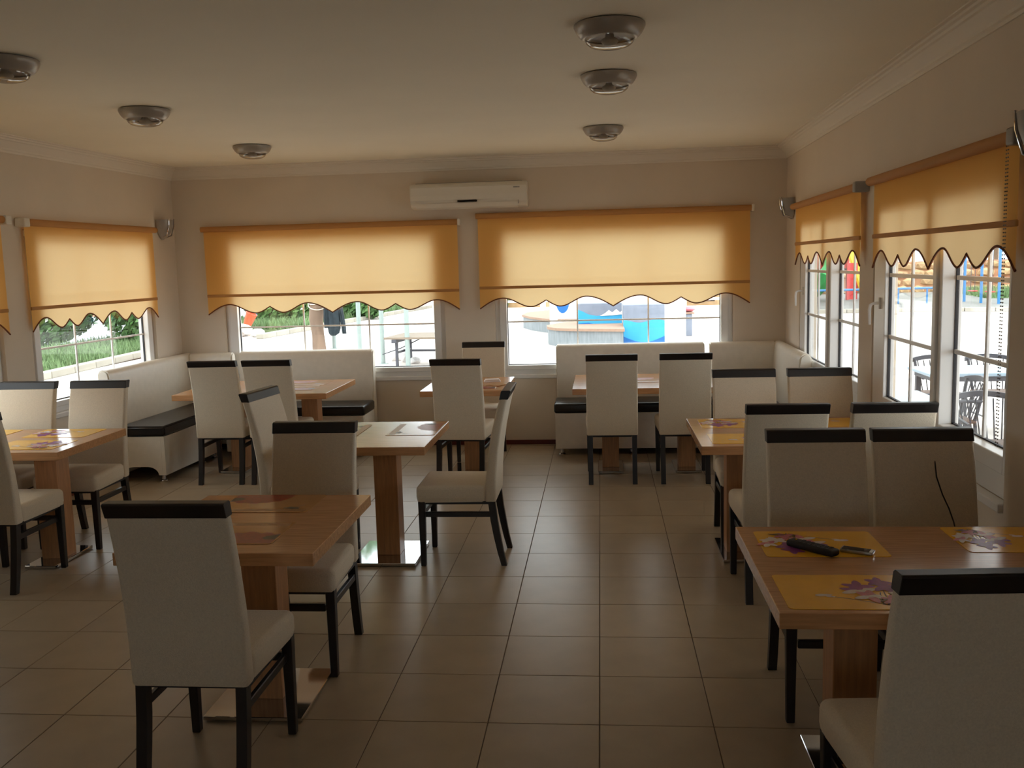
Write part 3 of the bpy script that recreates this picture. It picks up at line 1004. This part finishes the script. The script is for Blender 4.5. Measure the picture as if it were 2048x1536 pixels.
def grass(name, label, poly, n, h, base):
    xs = [p[0] for p in poly]; ys = [p[1] for p in poly]
    def inside(x, y):
        c = False
        for i in range(len(poly)):
            (x0, y0), (x1, y1) = poly[i], poly[i - 1]
            if (y0 > y) != (y1 > y) and x < (x1 - x0) * (y - y0) / (y1 - y0) + x0: c = not c
        return c
    bm = B(); prism(bm, poly, 'z', G - .05, base)
    vs, fs = [], []
    k = 0
    while k < n:
        x, y = random.uniform(min(xs), max(xs)), random.uniform(min(ys), max(ys))
        if not inside(x, y): continue
        k += 1
        a = random.uniform(0, 2 * pi); hh = h * random.uniform(.5, 1.3); w = random.uniform(.02, .045)
        dx, dy = cos(a) * w, sin(a) * w; lx, ly = random.uniform(-.5, .5) * hh, random.uniform(-.5, .5) * hh
        i = len(vs)
        vs += [(x - dx, y - dy, base - .01), (x + dx, y + dy, base - .01), (x + lx, y + ly, base + hh)]
        fs.append((i, i + 1, i + 2))
    vv = [bm.verts.new(v) for v in vs]
    for f in fs: bm.faces.new([vv[i] for i in f]).material_index = 1
    o = obj(name, bm, ['grass_base', 'grass_blade'])
    tag(o, label, 'grass', kind='stuff')
grass('grass', 'green grass verge along the kerb outside the left window', [(-14.0, 10), (-10.75, 10), (-10.75, 17), (-11.0, 21.7), (-10.9, 26.6), (-12.5, 28), (-14.0, 26)], 16000, .20, G + .06)
grass('grass', 'green grass bank behind the tree trunk outside the back left window', [(-11.2, 28.9), (-9.6, 28.9), (-9.3, 33), (-8.4, 44), (-13, 50), (-13.5, 36), (-12.6, 29)], 14000, .24, G + .10)

def leaves(name, parent, c, rad, n, size, m, blossoms=0, squash=1.0):
    bm = B()
    for k in range(n + blossoms):
        while True:
            p = Vector((random.uniform(-1, 1), random.uniform(-1, 1), random.uniform(-1, 1)))
            if .25 < p.length < 1: break
        p = Vector((c[0] + p.x * rad[0], c[1] + p.y * rad[1], c[2] + p.z * rad[2]))
        nrm = Vector((random.gauss(0, 1), random.gauss(0, 1), random.gauss(0, 1))).normalized()
        a = nrm.orthogonal().normalized(); b = nrm.cross(a)
        s = size * random.uniform(.6, 1.3)
        fl = k >= n
        if fl: s *= .55
        v = [bm.verts.new(p + a * s), bm.verts.new(p + b * s * .45), bm.verts.new(p - a * s), bm.verts.new(p - b * s * .45)]
        bm.faces.new(v).material_index = 1 if fl else 0
    o = obj(name, bm, [m, 'blossom'], parent)
    o['kind'] = 'stuff'
    return o
def bush(x, y, rad, zc, n, size, m, label, blossoms=0, cat='bush'):
    t = thing('bush', label, cat, (x, y, G))
    leaves('foliage', t, (0, 0, zc), rad, n, size, m, blossoms)
    bm = B()
    for k in range(6):
        a = 2 * pi * k / 6 + .3
        tube(bm, [(cos(a) * .05, sin(a) * .05, -.05), (cos(a) * rad[0] * .3, sin(a) * rad[1] * .3, zc * .6), (cos(a) * rad[0] * .6, sin(a) * rad[1] * .6, zc)], [.035, .025, .012], 6)
    obj('stems', bm, 'bark', t)
bush(-15.3, 24.2, (1.9, 1.9, 1.2), 1.25, 5200, .13, 'leaf', 'large flowering bush leaning over the road outside the left window', 260)
bush(-12.4, 24.5, (.85, .85, .95), .95, 2600, .10, 'leaf', 'smaller bush dotted white beside the right frame of the left window', 150)
bush(-23.5, 30, (4, 2.5, 2.2), 2.0, 4000, .2, 'leaf', 'dark hedge across the road outside the left window')
bush(-25.0, 38, (5, 2.5, 2.6), 2.2, 4000, .22, 'leaf_light', 'pale hedge far across the road outside the left window')
bush(-11.4, 33.5, (1.5, 1.5, .95), .95, 4200, .13, 'leaf_light', 'green bush on the grass bank left of the tree trunk', 200)
bush(-8.9, 35.5, (1.1, 1.1, 1.0), 1.0, 3000, .13, 'leaf', 'green bush just right behind the hanging jacket')
bush(-10.6, 46, (2.2, 1.8, 1.6), 1.5, 3500, .18, 'leaf', 'dark bush far behind the pale poles outside the back left window')
bush(-5.2, 41, (1.3, 1.0, .7), .45, 2400, .14, 'leaf_light', 'low green planting by the white fence outside the back right window')

# tree with rope, jacket
t = thing('tree', 'leaning tree with thick grey brown trunk outside the back left window', 'tree', (-6.79, 22.4, G))
bm = B()
pts = [(0, 0, -.1), (-.02, 0, .4), (-.05, 0, .75), (.03, 0, 1.2), (.12, 0, 1.8), (.2, .1, 2.6), (.15, .2, 3.4)]
tube(bm, pts, [.17, .145, .17, .20, .19, .17, .12], 14)
for a, l in ((.4, 1.4), (2.3, 1.5), (4.2, 1.3)):
    tube(bm, [(.18, .08, 2.4), (.18 + cos(a) * l * .5, .08 + sin(a) * l * .5, 3.1), (.18 + cos(a) * l, .08 + sin(a) * l, 3.9)], [.10, .07, .03], 8)
obj('trunk', bm, 'bark', t, True)
leaves('crown', t, (.2, .1, 4.4), (2.0, 2.0, 1.2), 3500, .14, 'leaf')
bm = B()
pts = []
for k in range(50):
    a = k / 49 * 4 * pi
    z = 1.05 + .06 * sin(a * .7) + .10 * sin(a) + .12 * k / 49
    pts.append((-.0 + .215 * cos(a), .215 * sin(a), z))
tube(bm, pts, .012, 5)
tag(obj('cord', bm, 'rope', None, True, (-6.79, 22.4, G)), 'pale cord looped around the grey brown tree trunk', 'cord')
# jacket
t = thing('jacket', 'dark jacket hanging beside the tree trunk, one sleeve down', 'jacket', (-6.34, 22.15, G))
def cloth(secs):
    bm = B()
    rings = []
    for x, y, z, hx, hy in secs:
        rings.append([(x + hx * cos(2 * pi * k / 16) , y + hy * sin(2 * pi * k / 16) * (1 + .25 * sin(3 * k)), z) for k in range(16)])
    loft(bm, rings); bmesh.ops.recalc_face_normals(bm, faces=bm.faces)
    return bm
obj('body', cloth([(-.02, 0, .36, .06, .05), (.0, 0, .42, .13, .07), (.01, 0, .55, .16, .08), (0, 0, .8, .15, .09), (0, 0, 1.05, .17, .09), (0, 0, 1.22, .17, .08), (0, 0, 1.30, .07, .05)]), 'jacket_cloth', t, True)
obj('sleeve', cloth([(.245, .02, .40, .05, .04), (.235, .02, .55, .055, .05), (.20, .02, .8, .06, .055), (.16, .02, 1.08, .065, .06), (.12, 0, 1.22, .05, .05)]), 'jacket_cloth', t, True)
obj('sleeve', cloth([(-.17, -.03, .55, .05, .04), (-.17, -.03, .8, .06, .055), (-.15, -.02, 1.08, .065, .06), (-.11, 0, 1.22, .05, .05)]), 'jacket_cloth', t, True)

# pale poles of a bare shelter
for x, y, l in ((-6.52, 22.75, 'pale painted pole right beside the hanging jacket'), (-5.07, 19.6, 'pale painted pole, second to the right of the tree trunk'),
                (-4.42, 18.9, 'pale painted pole left of the old wooden table outside'), (-3.72, 18.0, 'pale painted pole standing in front of the old wooden table')):
    t = thing('pole', l, 'pole', (x, y, G))
    bm = B(); lathe(bm, [(0, 0), (.048, 0), (.048, 2.6), (0, 2.6)], 14); obj('shaft', bm, 'pole_paint', t, True)
    bm = B(); box(bm, -.09, .09, -.09, .09, -.01, .012, .003, 1); obj('foot_plate', bm, 'pole_paint', t)
    bm = B(); lathe(bm, [(0, 2.6), (.055, 2.6), (.04, 2.635), (0, 2.645)], 14); obj('cap', bm, 'pole_paint', t, True)

# old wooden table
t = thing('wooden_table', 'weathered slatted wooden table on dark legs outside the back left window', 'table', (-3.50, 18.55, G), radians(-6))
for k in range(6):
    bm = B(); box(bm, -.62, .95, -.62 + k * .215, -.42 + k * .215, .56, .60, .004, 1); obj('plank', bm, 'old_wood', t)
for x in (-.42, .55):
    bm = B(); box(bm, x - .05, x + .05, -.62, .65, .49, .557, .004, 1); obj('crossbar', bm, 'dark_steel', t)
    for y in (-.45, .45):
        bm = B(); box(bm, x - .025, x + .025, y - .025, y + .025, 0, .49, .003, 1); obj('leg', bm, 'dark_steel', t)
    bm = B(); box(bm, x - .02, x + .02, -.42, .42, .27, .31); obj('brace', bm, 'dark_steel', t)
bm = B(); box(bm, -.42, .55, -.02, .02, .27, .31); obj('brace', bm, 'dark_steel', t)
# rope on the ground between pole and table
bm = B(); tube(bm, [(-4.40, 18.8, .05), (-4.0, 18.7, .18), (-3.6, 18.6, .36)], .012, 6)
tag(obj('cord', bm, 'dark_steel'), 'thin dark cord slung from the pale pole to the old wooden table', 'cord')

# bucket
t = thing('bucket', 'orange bucket on pale rocks outside the back left window', 'bucket', (-10.66, 27.9, G + .33))
bm = B(); lathe(bm, [(0, 0), (.12, 0), (.165, .36), (.18, .36), (.18, .38), (.155, .38), (.11, .012), (0, .012)], 20)
o = obj('pail', bm, 'orange_plastic', t, True); o.rotation_euler = (0, radians(25), 0)
bm = B(); tube(bm, [(-.17 * cos(a), -.02, .36 + .19 * sin(a)) for a in [pi * k / 12 for k in range(13)]], .008, 6)
o = obj('handle', bm, 'swing_blue', t); o.rotation_euler = (0, radians(25), 0)
def rock(x, y, z, s, label, group):
    bm = B(); bmesh.ops.create_icosphere(bm, subdivisions=2, radius=1)
    for v in bm.verts:
        k = 1 + random.uniform(-.18, .18)
        v.co = Vector((v.co.x * s[0] * k, v.co.y * s[1] * k, v.co.z * s[2] * k))
    o = obj('rock', bm, 'rock'); o.location = (x, y, z); o.rotation_euler = (0, 0, random.uniform(0, 3))
    tag(o, label, 'rock', group)
for x, y, s, l in ((-10.7, 27.6, (.28, .25, .2), 'pale rock under the orange bucket'), (-10.12, 27.25, (.2, .2, .14), 'pale rock right of the orange bucket'), (-11.3, 27.15, (.25, .22, .15), 'pale rock left of the orange bucket')):
    rock(x, y, G + s[2] * .8, s, l, 'rocks around the orange bucket')
for x, y, s, l in ((-4.28, 19.5, (.16, .14, .10), 'whitish rock in front of the third pale pole, leftmost of three'), (-4.02, 19.2, (.17, .14, .13), 'whitish rock between the third and fourth pale poles, biggest of three'), (-3.75, 18.9, (.13, .12, .07), 'flat whitish rock at the foot of the fourth pale pole')):
    rock(x, y, G + s[2] * .8, s, l, 'rocks by the pale poles')

# serpentine seat walls, mural wall
def seat_wall(label, poly, zt):
    t = thing('seat_wall', label, 'wall', (poly[0][0], poly[0][1], G))
    ox, oy = poly[0]
    bm = B(); prism(bm, [(x - ox, y - oy) for x, y in poly], 'z', -.05, zt - .06); obj('concrete_body', bm, 'concrete', t)
    cx = sum(p[0] for p in poly) / len(poly); cy = sum(p[1] for p in poly) / len(poly)
    bm = B(); prism(bm, [(cx + (x - cx) * 1.03 - ox, cy + (y - cy) * 1.06 - oy) for x, y in poly], 'z', zt - .06, zt); obj('brick_cap', bm, 'brick_cap', t)
near = [(.50, 21.5), (-.15, 21.75), (-.75, 22.0), (-1.05, 22.25), (-1.25, 22.7), (-1.30, 23.3), (-1.0, 24.1), (-.5, 24.8), (.2, 25.2), (.5, 25.2)]
seat_wall('low grey seat wall with brown cap curving in front of the blue mural', near, .43)
far = [(-.95, 26.2), (-1.45, 26.5), (-2.0, 27.6), (-2.35, 28.8), (-2.3, 30.2), (-1.6, 31.4), (-.4, 31.6), (.2, 30), (.1, 26.3)]
seat_wall('low grey seat wall with brown cap farther back, left of the blue mural', far, .40)
def slab(bm, pts, y0, y1, mi=0): prism(bm, pts, 'y', y0, y1, mi)
t = thing('mural_wall', 'painted garden wall with grey top and blue waves outside the back right window', 'wall', (.5, 22.2, G))
bm = B(); box(bm, .02, .97, 0, .9, 0, .93, .01, 1); obj('projecting_block', bm, 'mural_grey', t)
bm = B(); slab(bm, [(.02, .02), (.97, .02), (.97, .50)] + [(.97 - .95 * k / 14, .55 + .035 * sin(k * .55)) for k in range(15)], -.012, .002); obj('painted_wave', bm, 'mural_sky', t)
bm = B(); slab(bm, [(.02, 0), (.97, 0), (.97, .17)] + [(.97 - .95 * k / 14, .20 - .14 * sin(pi * k / 14)) for k in range(15)], -.02, -.0125); obj('painted_wave', bm, 'mural_blue', t)
bm = B(); box(bm, -1.06, .02, 1.25, 1.5, 0, .93, .01, 1); obj('recessed_wall', bm, 'mural_grey', t)
bm = B(); slab(bm, [(-1.06, .2), (.02, .2), (.02, .66), (-.15, .70), (-.35, .64), (-.6, .62), (-.8, .66), (-.95, .74), (-1.06, .78)], 1.236, 1.2495); obj('painted_wave', bm, 'mural_sky', t)
bm = B(); slab(bm, [(-1.06, .0), (.02, .0), (.02, .34), (-.3, .37), (-.6, .40), (-.8, .46), (-1.06, .44)], 1.224, 1.2355); obj('painted_wave', bm, 'mural_blue', t)
bm = B()
slab(bm, [(-.52, .62), (-.4, .68), (-.3, .76), (-.22, .70), (-.12, .78), (-.03, .70), (.02, .74), (.02, .65), (-.2, .63)], 1.216, 1.2235); obj('painted_foam', bm, 'whitewash', t)
t = thing('white_wall', 'tall whitewashed wall with a blue blob behind the mural', 'wall', (-1.4, 26.2, G))
pts = [(0, .0)] + [(2.05 * k / 12, 0) for k in range(1, 13)]
bm = B(); box(bm, 0, 2.5, 0, .3, 0, 1.75, .02, 2); obj('wall_body', bm, 'whitewash', t)
bm = B(); slab(bm, [(.36 + .19 * cos(a) * 1.0, .92 + .36 * sin(a)) for a in [2 * pi * k / 24 for k in range(24)]], -.012, .002); obj('painted_blob', bm, 'mural_blue', t)
t = thing('white_wall', 'lower whitewashed wall end with grey pier, right of the blue mural', 'wall', (1.45, 24.4, G))
bm = B(); prism(bm, [(0, 0), (.70, 0), (.70, 1.02), (0, 1.1)], 'y', 0, 1.8); obj('wall_body', bm, 'whitewash', t)
bm = B(); box(bm, .705, .865, .1, .6, 0, .56, .01, 1); obj('pier', bm, 'mural_grey', t)
bm = B(); box(bm, .66, .92, .05, .65, .56, .60, .01, 1); obj('pier_cap', bm, 'brick_cap', t)
bm = B(); bmesh.ops.create_uvsphere(bm, u_segments=16, v_segments=8, radius=1)
for v in bm.verts: v.co = Vector((v.co.x * .19, v.co.y * .2, v.co.z * .08))
tag(obj('cushion', bm, 'print_pink', None, True, (2.24, 24.75, G + .682)), 'reddish cushion on the grey pier right of the mural', 'cushion')

# white rail fence behind
def fence(x0, x1, y, label, tilt=0):
    t = thing('rail_fence', label, 'fence', (x0, y, G))
    n = max(2, int((x1 - x0) / 1.6))
    for k in range(n + 1):
        x = (x1 - x0) * k / n
        bm = B(); box(bm, x - .10, x + .10, -.1, .1, 0, .62, .02, 1); obj('post', bm, 'fence_white', t)
    for z in (.22, .5):
        bm = B(); box(bm, 0, x1 - x0, -.04, .04, z - .045, z + .045, .01, 1); obj('rail', bm, 'fence_white', t)
fence(-5.4, -.6, 36.5, 'white rail fence left of the blue mural seen through the back right window')
fence(3.0, 7.6, 35.0, 'white rail fence right of the grey pier seen through the back right window')
# wooden chairs and trees behind the fences, terrace of the neighbour
for x, y, l in ((-2.6, 41.5, 'brown garden building far behind the left white fence'), (5.6, 38.5, 'brown garden building far behind the right white fence')):
    t = thing('garden_building', l, 'building', (x, y, G))
    bm = B(); box(bm, -2.6, 2.6, 0, 2.2, .0, .25); obj('plinth', bm, 'rubble', t)
    for k in range(14):
        bm = B(); box(bm, -2.55 + k * .37, -2.35 + k * .37, 0, .1, .25, 2.6); obj('board', bm, 'rubble' if k % 3 else 'seat_brown', t)
    bm = B(); box(bm, -2.6, 2.6, .3, 2.2, .25, 2.6); obj('wall_body', bm, 'seat_brown', t)
    bm = B(); prism(bm, [(-2.9, 2.6), (2.9, 2.6), (0, 3.5)], 'y', -.3, 2.5); obj('roof', bm, 'print_rust', t)

# ---- right-hand side: terrace furniture
def spindle_chair(x, y, rz, label):
    t = thing('spindle_chair', label, 'chair', (x, y, G), radians(rz), 'dark spindle back chairs on the terrace')
    if 'spindle' in mesh_cache:
        for q in mesh_cache['spindle']:
            c = q.copy(); link(c); c.parent = t
        t.scale = (1, 1, .9)
        return t
    parts = []
    t.scale = (1, 1, .9)
    bm = B(); box(bm, -.21, .21, -.2, .22, .43, .46, .012, 2); parts.append(obj('seat', bm, 'seat_brown', t, True))
    for sx in (-1, 1):
        bm = B(); tube(bm, [(sx * .19, .2, 0), (sx * .18, .19, .43)], .016, 8); parts.append(obj('leg', bm, 'dark_steel', t, True))
        bm = B(); tube(bm, [(sx * .2, -.22, 0), (sx * .18, -.19, .45), (sx * .215, -.255, .84)], .017, 8); parts.append(obj('leg', bm, 'dark_steel', t, True))
        bm = B(); tube(bm, [(sx * .205, -.235, .66), (sx * .25, -.05, .67), (sx * .25, .16, .655)], .017, 8); parts.append(obj('armrest', bm, 'dark_steel', t, True))
        bm = B(); tube(bm, [(sx * .185, .195, .18), (sx * .192, -.205, .18)], .010, 6); parts.append(obj('stretcher', bm, 'dark_steel', t, True))
    bm = B()
    secs = []
    for k in range(11):
        u = -1 + k / 5
        xx = u * .25; yy = -.255 - .05 * (1 - u * u); zz = .83 + .035 * (1 - u * u)
        secs.append([(xx, yy - .012, zz - .026), (xx, yy + .012, zz - .026), (xx, yy + .012, zz + .026), (xx, yy - .012, zz + .026)])
    loft(bm, secs); bmesh.ops.recalc_face_normals(bm, faces=bm.faces); parts.append(obj('top_rail', bm, 'dark_steel', t, True))
    for k in range(6):
        u = -.7 + k * .28
        bm = B(); tube(bm, [(u * .20, -.19, .45), (u * .25, -.255 - .05 * (1 - u * u), .82)], .006, 6); parts.append(obj('spindle', bm, 'dark_steel', t))
    mesh_cache['spindle'] = parts
def terrace_table(x, y, w, d, label):
    t = thing('terrace_table', label, 'table', (x, y, G))
    bm = B(); box(bm, -w / 2, w / 2, -d / 2, d / 2, .715, .75, .01, 2); obj('tabletop', bm, 'table_blue', t)
    bm = B(); box(bm, -w / 2 + .06, w / 2 - .06, -d / 2 + .06, d / 2 - .06, .66, .714); obj('apron', bm, 'dark_steel', t)
    for sx in (-1, 1):
        for sy in (-1, 1):
            bm = B(); box(bm, sx * (w / 2 - .09) - .025, sx * (w / 2 - .09) + .025, sy * (d / 2 - .09) - .025, sy * (d / 2 - .09) + .025, 0, .66); obj('leg', bm, 'dark_steel', t)
terrace_table(3.95, 10.08, 1.40, .72, 'pale blue terrace table between spindle chairs outside the right wall window')
terrace_table(2.42, 8.20, .70, .75, 'pale blue terrace table close to the glass outside the right wall window')
spindle_chair(3.74, 10.80, 180, 'dark spindle chair on the far side of the pale blue terrace table, left one')
spindle_chair(4.32, 10.80, 180, 'dark spindle chair on the far side of the pale blue terrace table, right one')
spindle_chair(3.20, 9.10, 90, 'dark spindle chair turned sideways in front of the farther terrace table')
spindle_chair(3.12, 7.82, 180, 'dark spindle chair with its back to the farther terrace table')
spindle_chair(3.30, 6.95, 75, 'dark spindle chair nearest the glass, low in the right wall window')

# ---- playground
kerb('low pale kerb in front of the playground seen through the right wall windows', [(5.4, 33.0), (10.1, 32.9), (14.5, 31.7), (20, 31)], .13, .3)
bm = B(); prism(bm, [(5.4, 33.2), (10.1, 33.1), (14.5, 31.9), (22, 31), (30, 52), (5.4, 52)], 'z', G - .02, G + .05)
tag(obj('sand_pit', bm, 'sand'), kind='structure')
# slide tower
t = thing('slide_tower', 'playground tower with red panels, yellow slide and green tube slide', 'playground', (10.0, 41.5, G))
for x in (-1.0, .4):
    for y in (0, 1.4):
        bm = B(); tube(bm, [(x, y, 0), (x, y, 3.2)], .07, 10); obj('post', bm, 'slide_yellow' if x < 0 else 'slide_red', t, True)
bm = B(); box(bm, -1.05, .45, -.05, 1.45, 1.30, 1.38); obj('platform', bm, 'dark_steel', t)
bm = B(); prism(bm, [(-1.3, 3.1), (.7, 3.1), (-.3, 4.1)], 'y', -.3, 1.7); obj('roof', bm, 'slide_red', t)
for y in (0, 1.4):
    bm = B(); box(bm, -1.0, .4, y - .03, y + .03, 1.38, 2.05); obj('panel', bm, 'slide_red', t)
bm = B(); prism(bm, [(.20, 0.1), (.62, 0.1), (.62, 1.6), (.20, 1.6)], 'y', -.75, -.70); obj('panel', bm, 'slide_red', t)
bm = B()
secs = []
for k in range(10):
    u = k / 9
    x = .42 + .55 * u; y = -.2 - 2.0 * u * .5; z = 2.3 * (1 - u) ** 1.1 + .18
    secs.append([(x - .25, y, z + .28), (x - .25, y, z), (x + .25, y, z), (x + .25, y, z + .28), (x + .2, y, z + .28), (x + .2, y, z + .05), (x - .2, y, z + .05), (x - .2, y, z + .28)])
loft(bm, secs); bmesh.ops.recalc_face_normals(bm, faces=bm.faces)
obj('slide_chute', bm, 'slide_yellow', t)
bm = B()
pts = [(-.2, -.1, 1.75), (-.45, -.8, 1.35), (-.8, -1.2, 1.0), (-1.0, -1.0, .75), (-1.05, -.5, .55)]
tube(bm, pts, .36, 14); obj('tube_slide', bm, 'slide_green', t, True)
# swing
t = thing('swing_frame', 'blue steel swing frame on the sand outside the right wall window', 'swing', (13.95, 36.6, G))
for x, y in ((-.15, 1.15), (-.03, -.15), (.22, -1.1)):
    bm = B(); tube(bm, [(x, y, 0), (x, y, 2.3)], .05, 10); obj('post', bm, 'swing_blue', t, True)
bm = B(); tube(bm, [(-.2, 1.4, 2.3), (.27, -1.35, 2.3)], .05, 10); obj('beam', bm, 'swing_blue', t, True)
for y, x in ((.5, -.09), (-.62, .1)):
    bm = B()
    tube(bm, [(x - .0, y - .2, .5), (x, y - .2, 2.3)], .012, 5); tube(bm, [(x, y + .2, .5), (x, y + .2, 2.3)], .012, 5)
    obj('chain', bm, 'dark_steel', t)
    bm = B(); box(bm, x - .1, x + .1, y - .24, y + .24, .46, .5, .01, 1); obj('swing_seat', bm, 'slide_red', t)
t = thing('blue_railing', 'long low blue railing crossing in front of the playground tower', 'railing', (7.0, 37.2, G))
for k in range(7):
    bm = B(); tube(bm, [(k * 1.05, 0, 0), (k * 1.05, 0, .62)], .035, 8); obj('post', bm, 'swing_blue', t)
bm = B(); tube(bm, [(0, 0, .62), (6.3, 0, .62)], .045, 8); obj('rail', bm, 'swing_blue', t)
# rubble embankment
t = thing('stone_bank', 'tan dry stone bank behind the swing and playground', 'wall', (9.0, 48, G))
bm = B(); prism(bm, [(0, 0), (1.2, 1.45), (3.5, 1.5), (3.5, 0)], 'x', -3, 19); obj('bank', bm, 'soil', t)
rs = random.Random(4)
rm = None
for i in range(26):
    for j in range(4):
        x = -2.8 + i * .84 + rs.uniform(-.1, .1) + (.4 if j % 2 else 0); z = .15 + j * .38
        if rm is None:
            bm = B(); bmesh.ops.create_icosphere(bm, subdivisions=1, radius=1)
            o = obj('stone', bm, 'rubble', t); rm = o.data
        else:
            o = link(bpy.data.objects.new('stone', rm)); o.parent = t
        o.location = (x, z * .8 - .05, z); o.scale = (rs.uniform(.34, .50), .26, rs.uniform(.16, .24)); o.rotation_euler = (0, rs.uniform(-.15, .15), 0)
grass('grass', 'grass patch on the slope right behind the blue swing frame', [(15.5, 40), (25, 38), (27, 46.5), (16.5, 47)], 7000, .3, G + .06)
def far_tree(x, y, h, r, m, label):
    t = thing('tree', label, 'tree', (x, y, G))
    bm = B(); tube(bm, [(0, 0, -.1), (.05, 0, h * .35), (0, 0, h * .7)], [.16, .12, .06], 8); obj('trunk', bm, 'bark', t, True)
    leaves('crown', t, (0, 0, h * .72), (r, r, h * .32), 2600, .2, m)
far_tree(15.2, 53.4, 5.2, 1.6, 'leaf', 'slim dark tree above the stone bank, left of the blue swing')
far_tree(20.5, 52, 6.0, 2.2, 'leaf_light', 'pale green tree above the stone bank behind the swing frame')
far_tree(9.5, 57, 6.0, 2.3, 'leaf_light', 'pale green tree behind the playground tower')
far_tree(25.5, 55, 6.5, 2.5, 'leaf', 'dark tree far right above the stone bank')
far_tree(-20, 52, 7.5, 3.0, 'leaf', 'tall dark tree far beyond the road on the left')
far_tree(-15, 62, 8, 3.2, 'leaf', 'tall dark tree far behind the grass bank')
t = thing('white_house', 'distant white house with red roof beyond the stone bank', 'building', (16.5, 62, G + 1.4))
bm = B(); box(bm, -3, 3, 0, 4, -1.4, 1.9); obj('wall_body', bm, 'whitewash', t)
bm = B(); prism(bm, [(-3.4, 1.9), (3.4, 1.9), (0, 3.2)], 'y', -.4, 4.4); obj('roof', bm, 'print_pink', t)
for x in (-1.8, 1.2):
    bm = B(); box(bm, x, x + .8, -.03, .02, .2, 1.3); obj('window', bm, 'black_gloss', t)
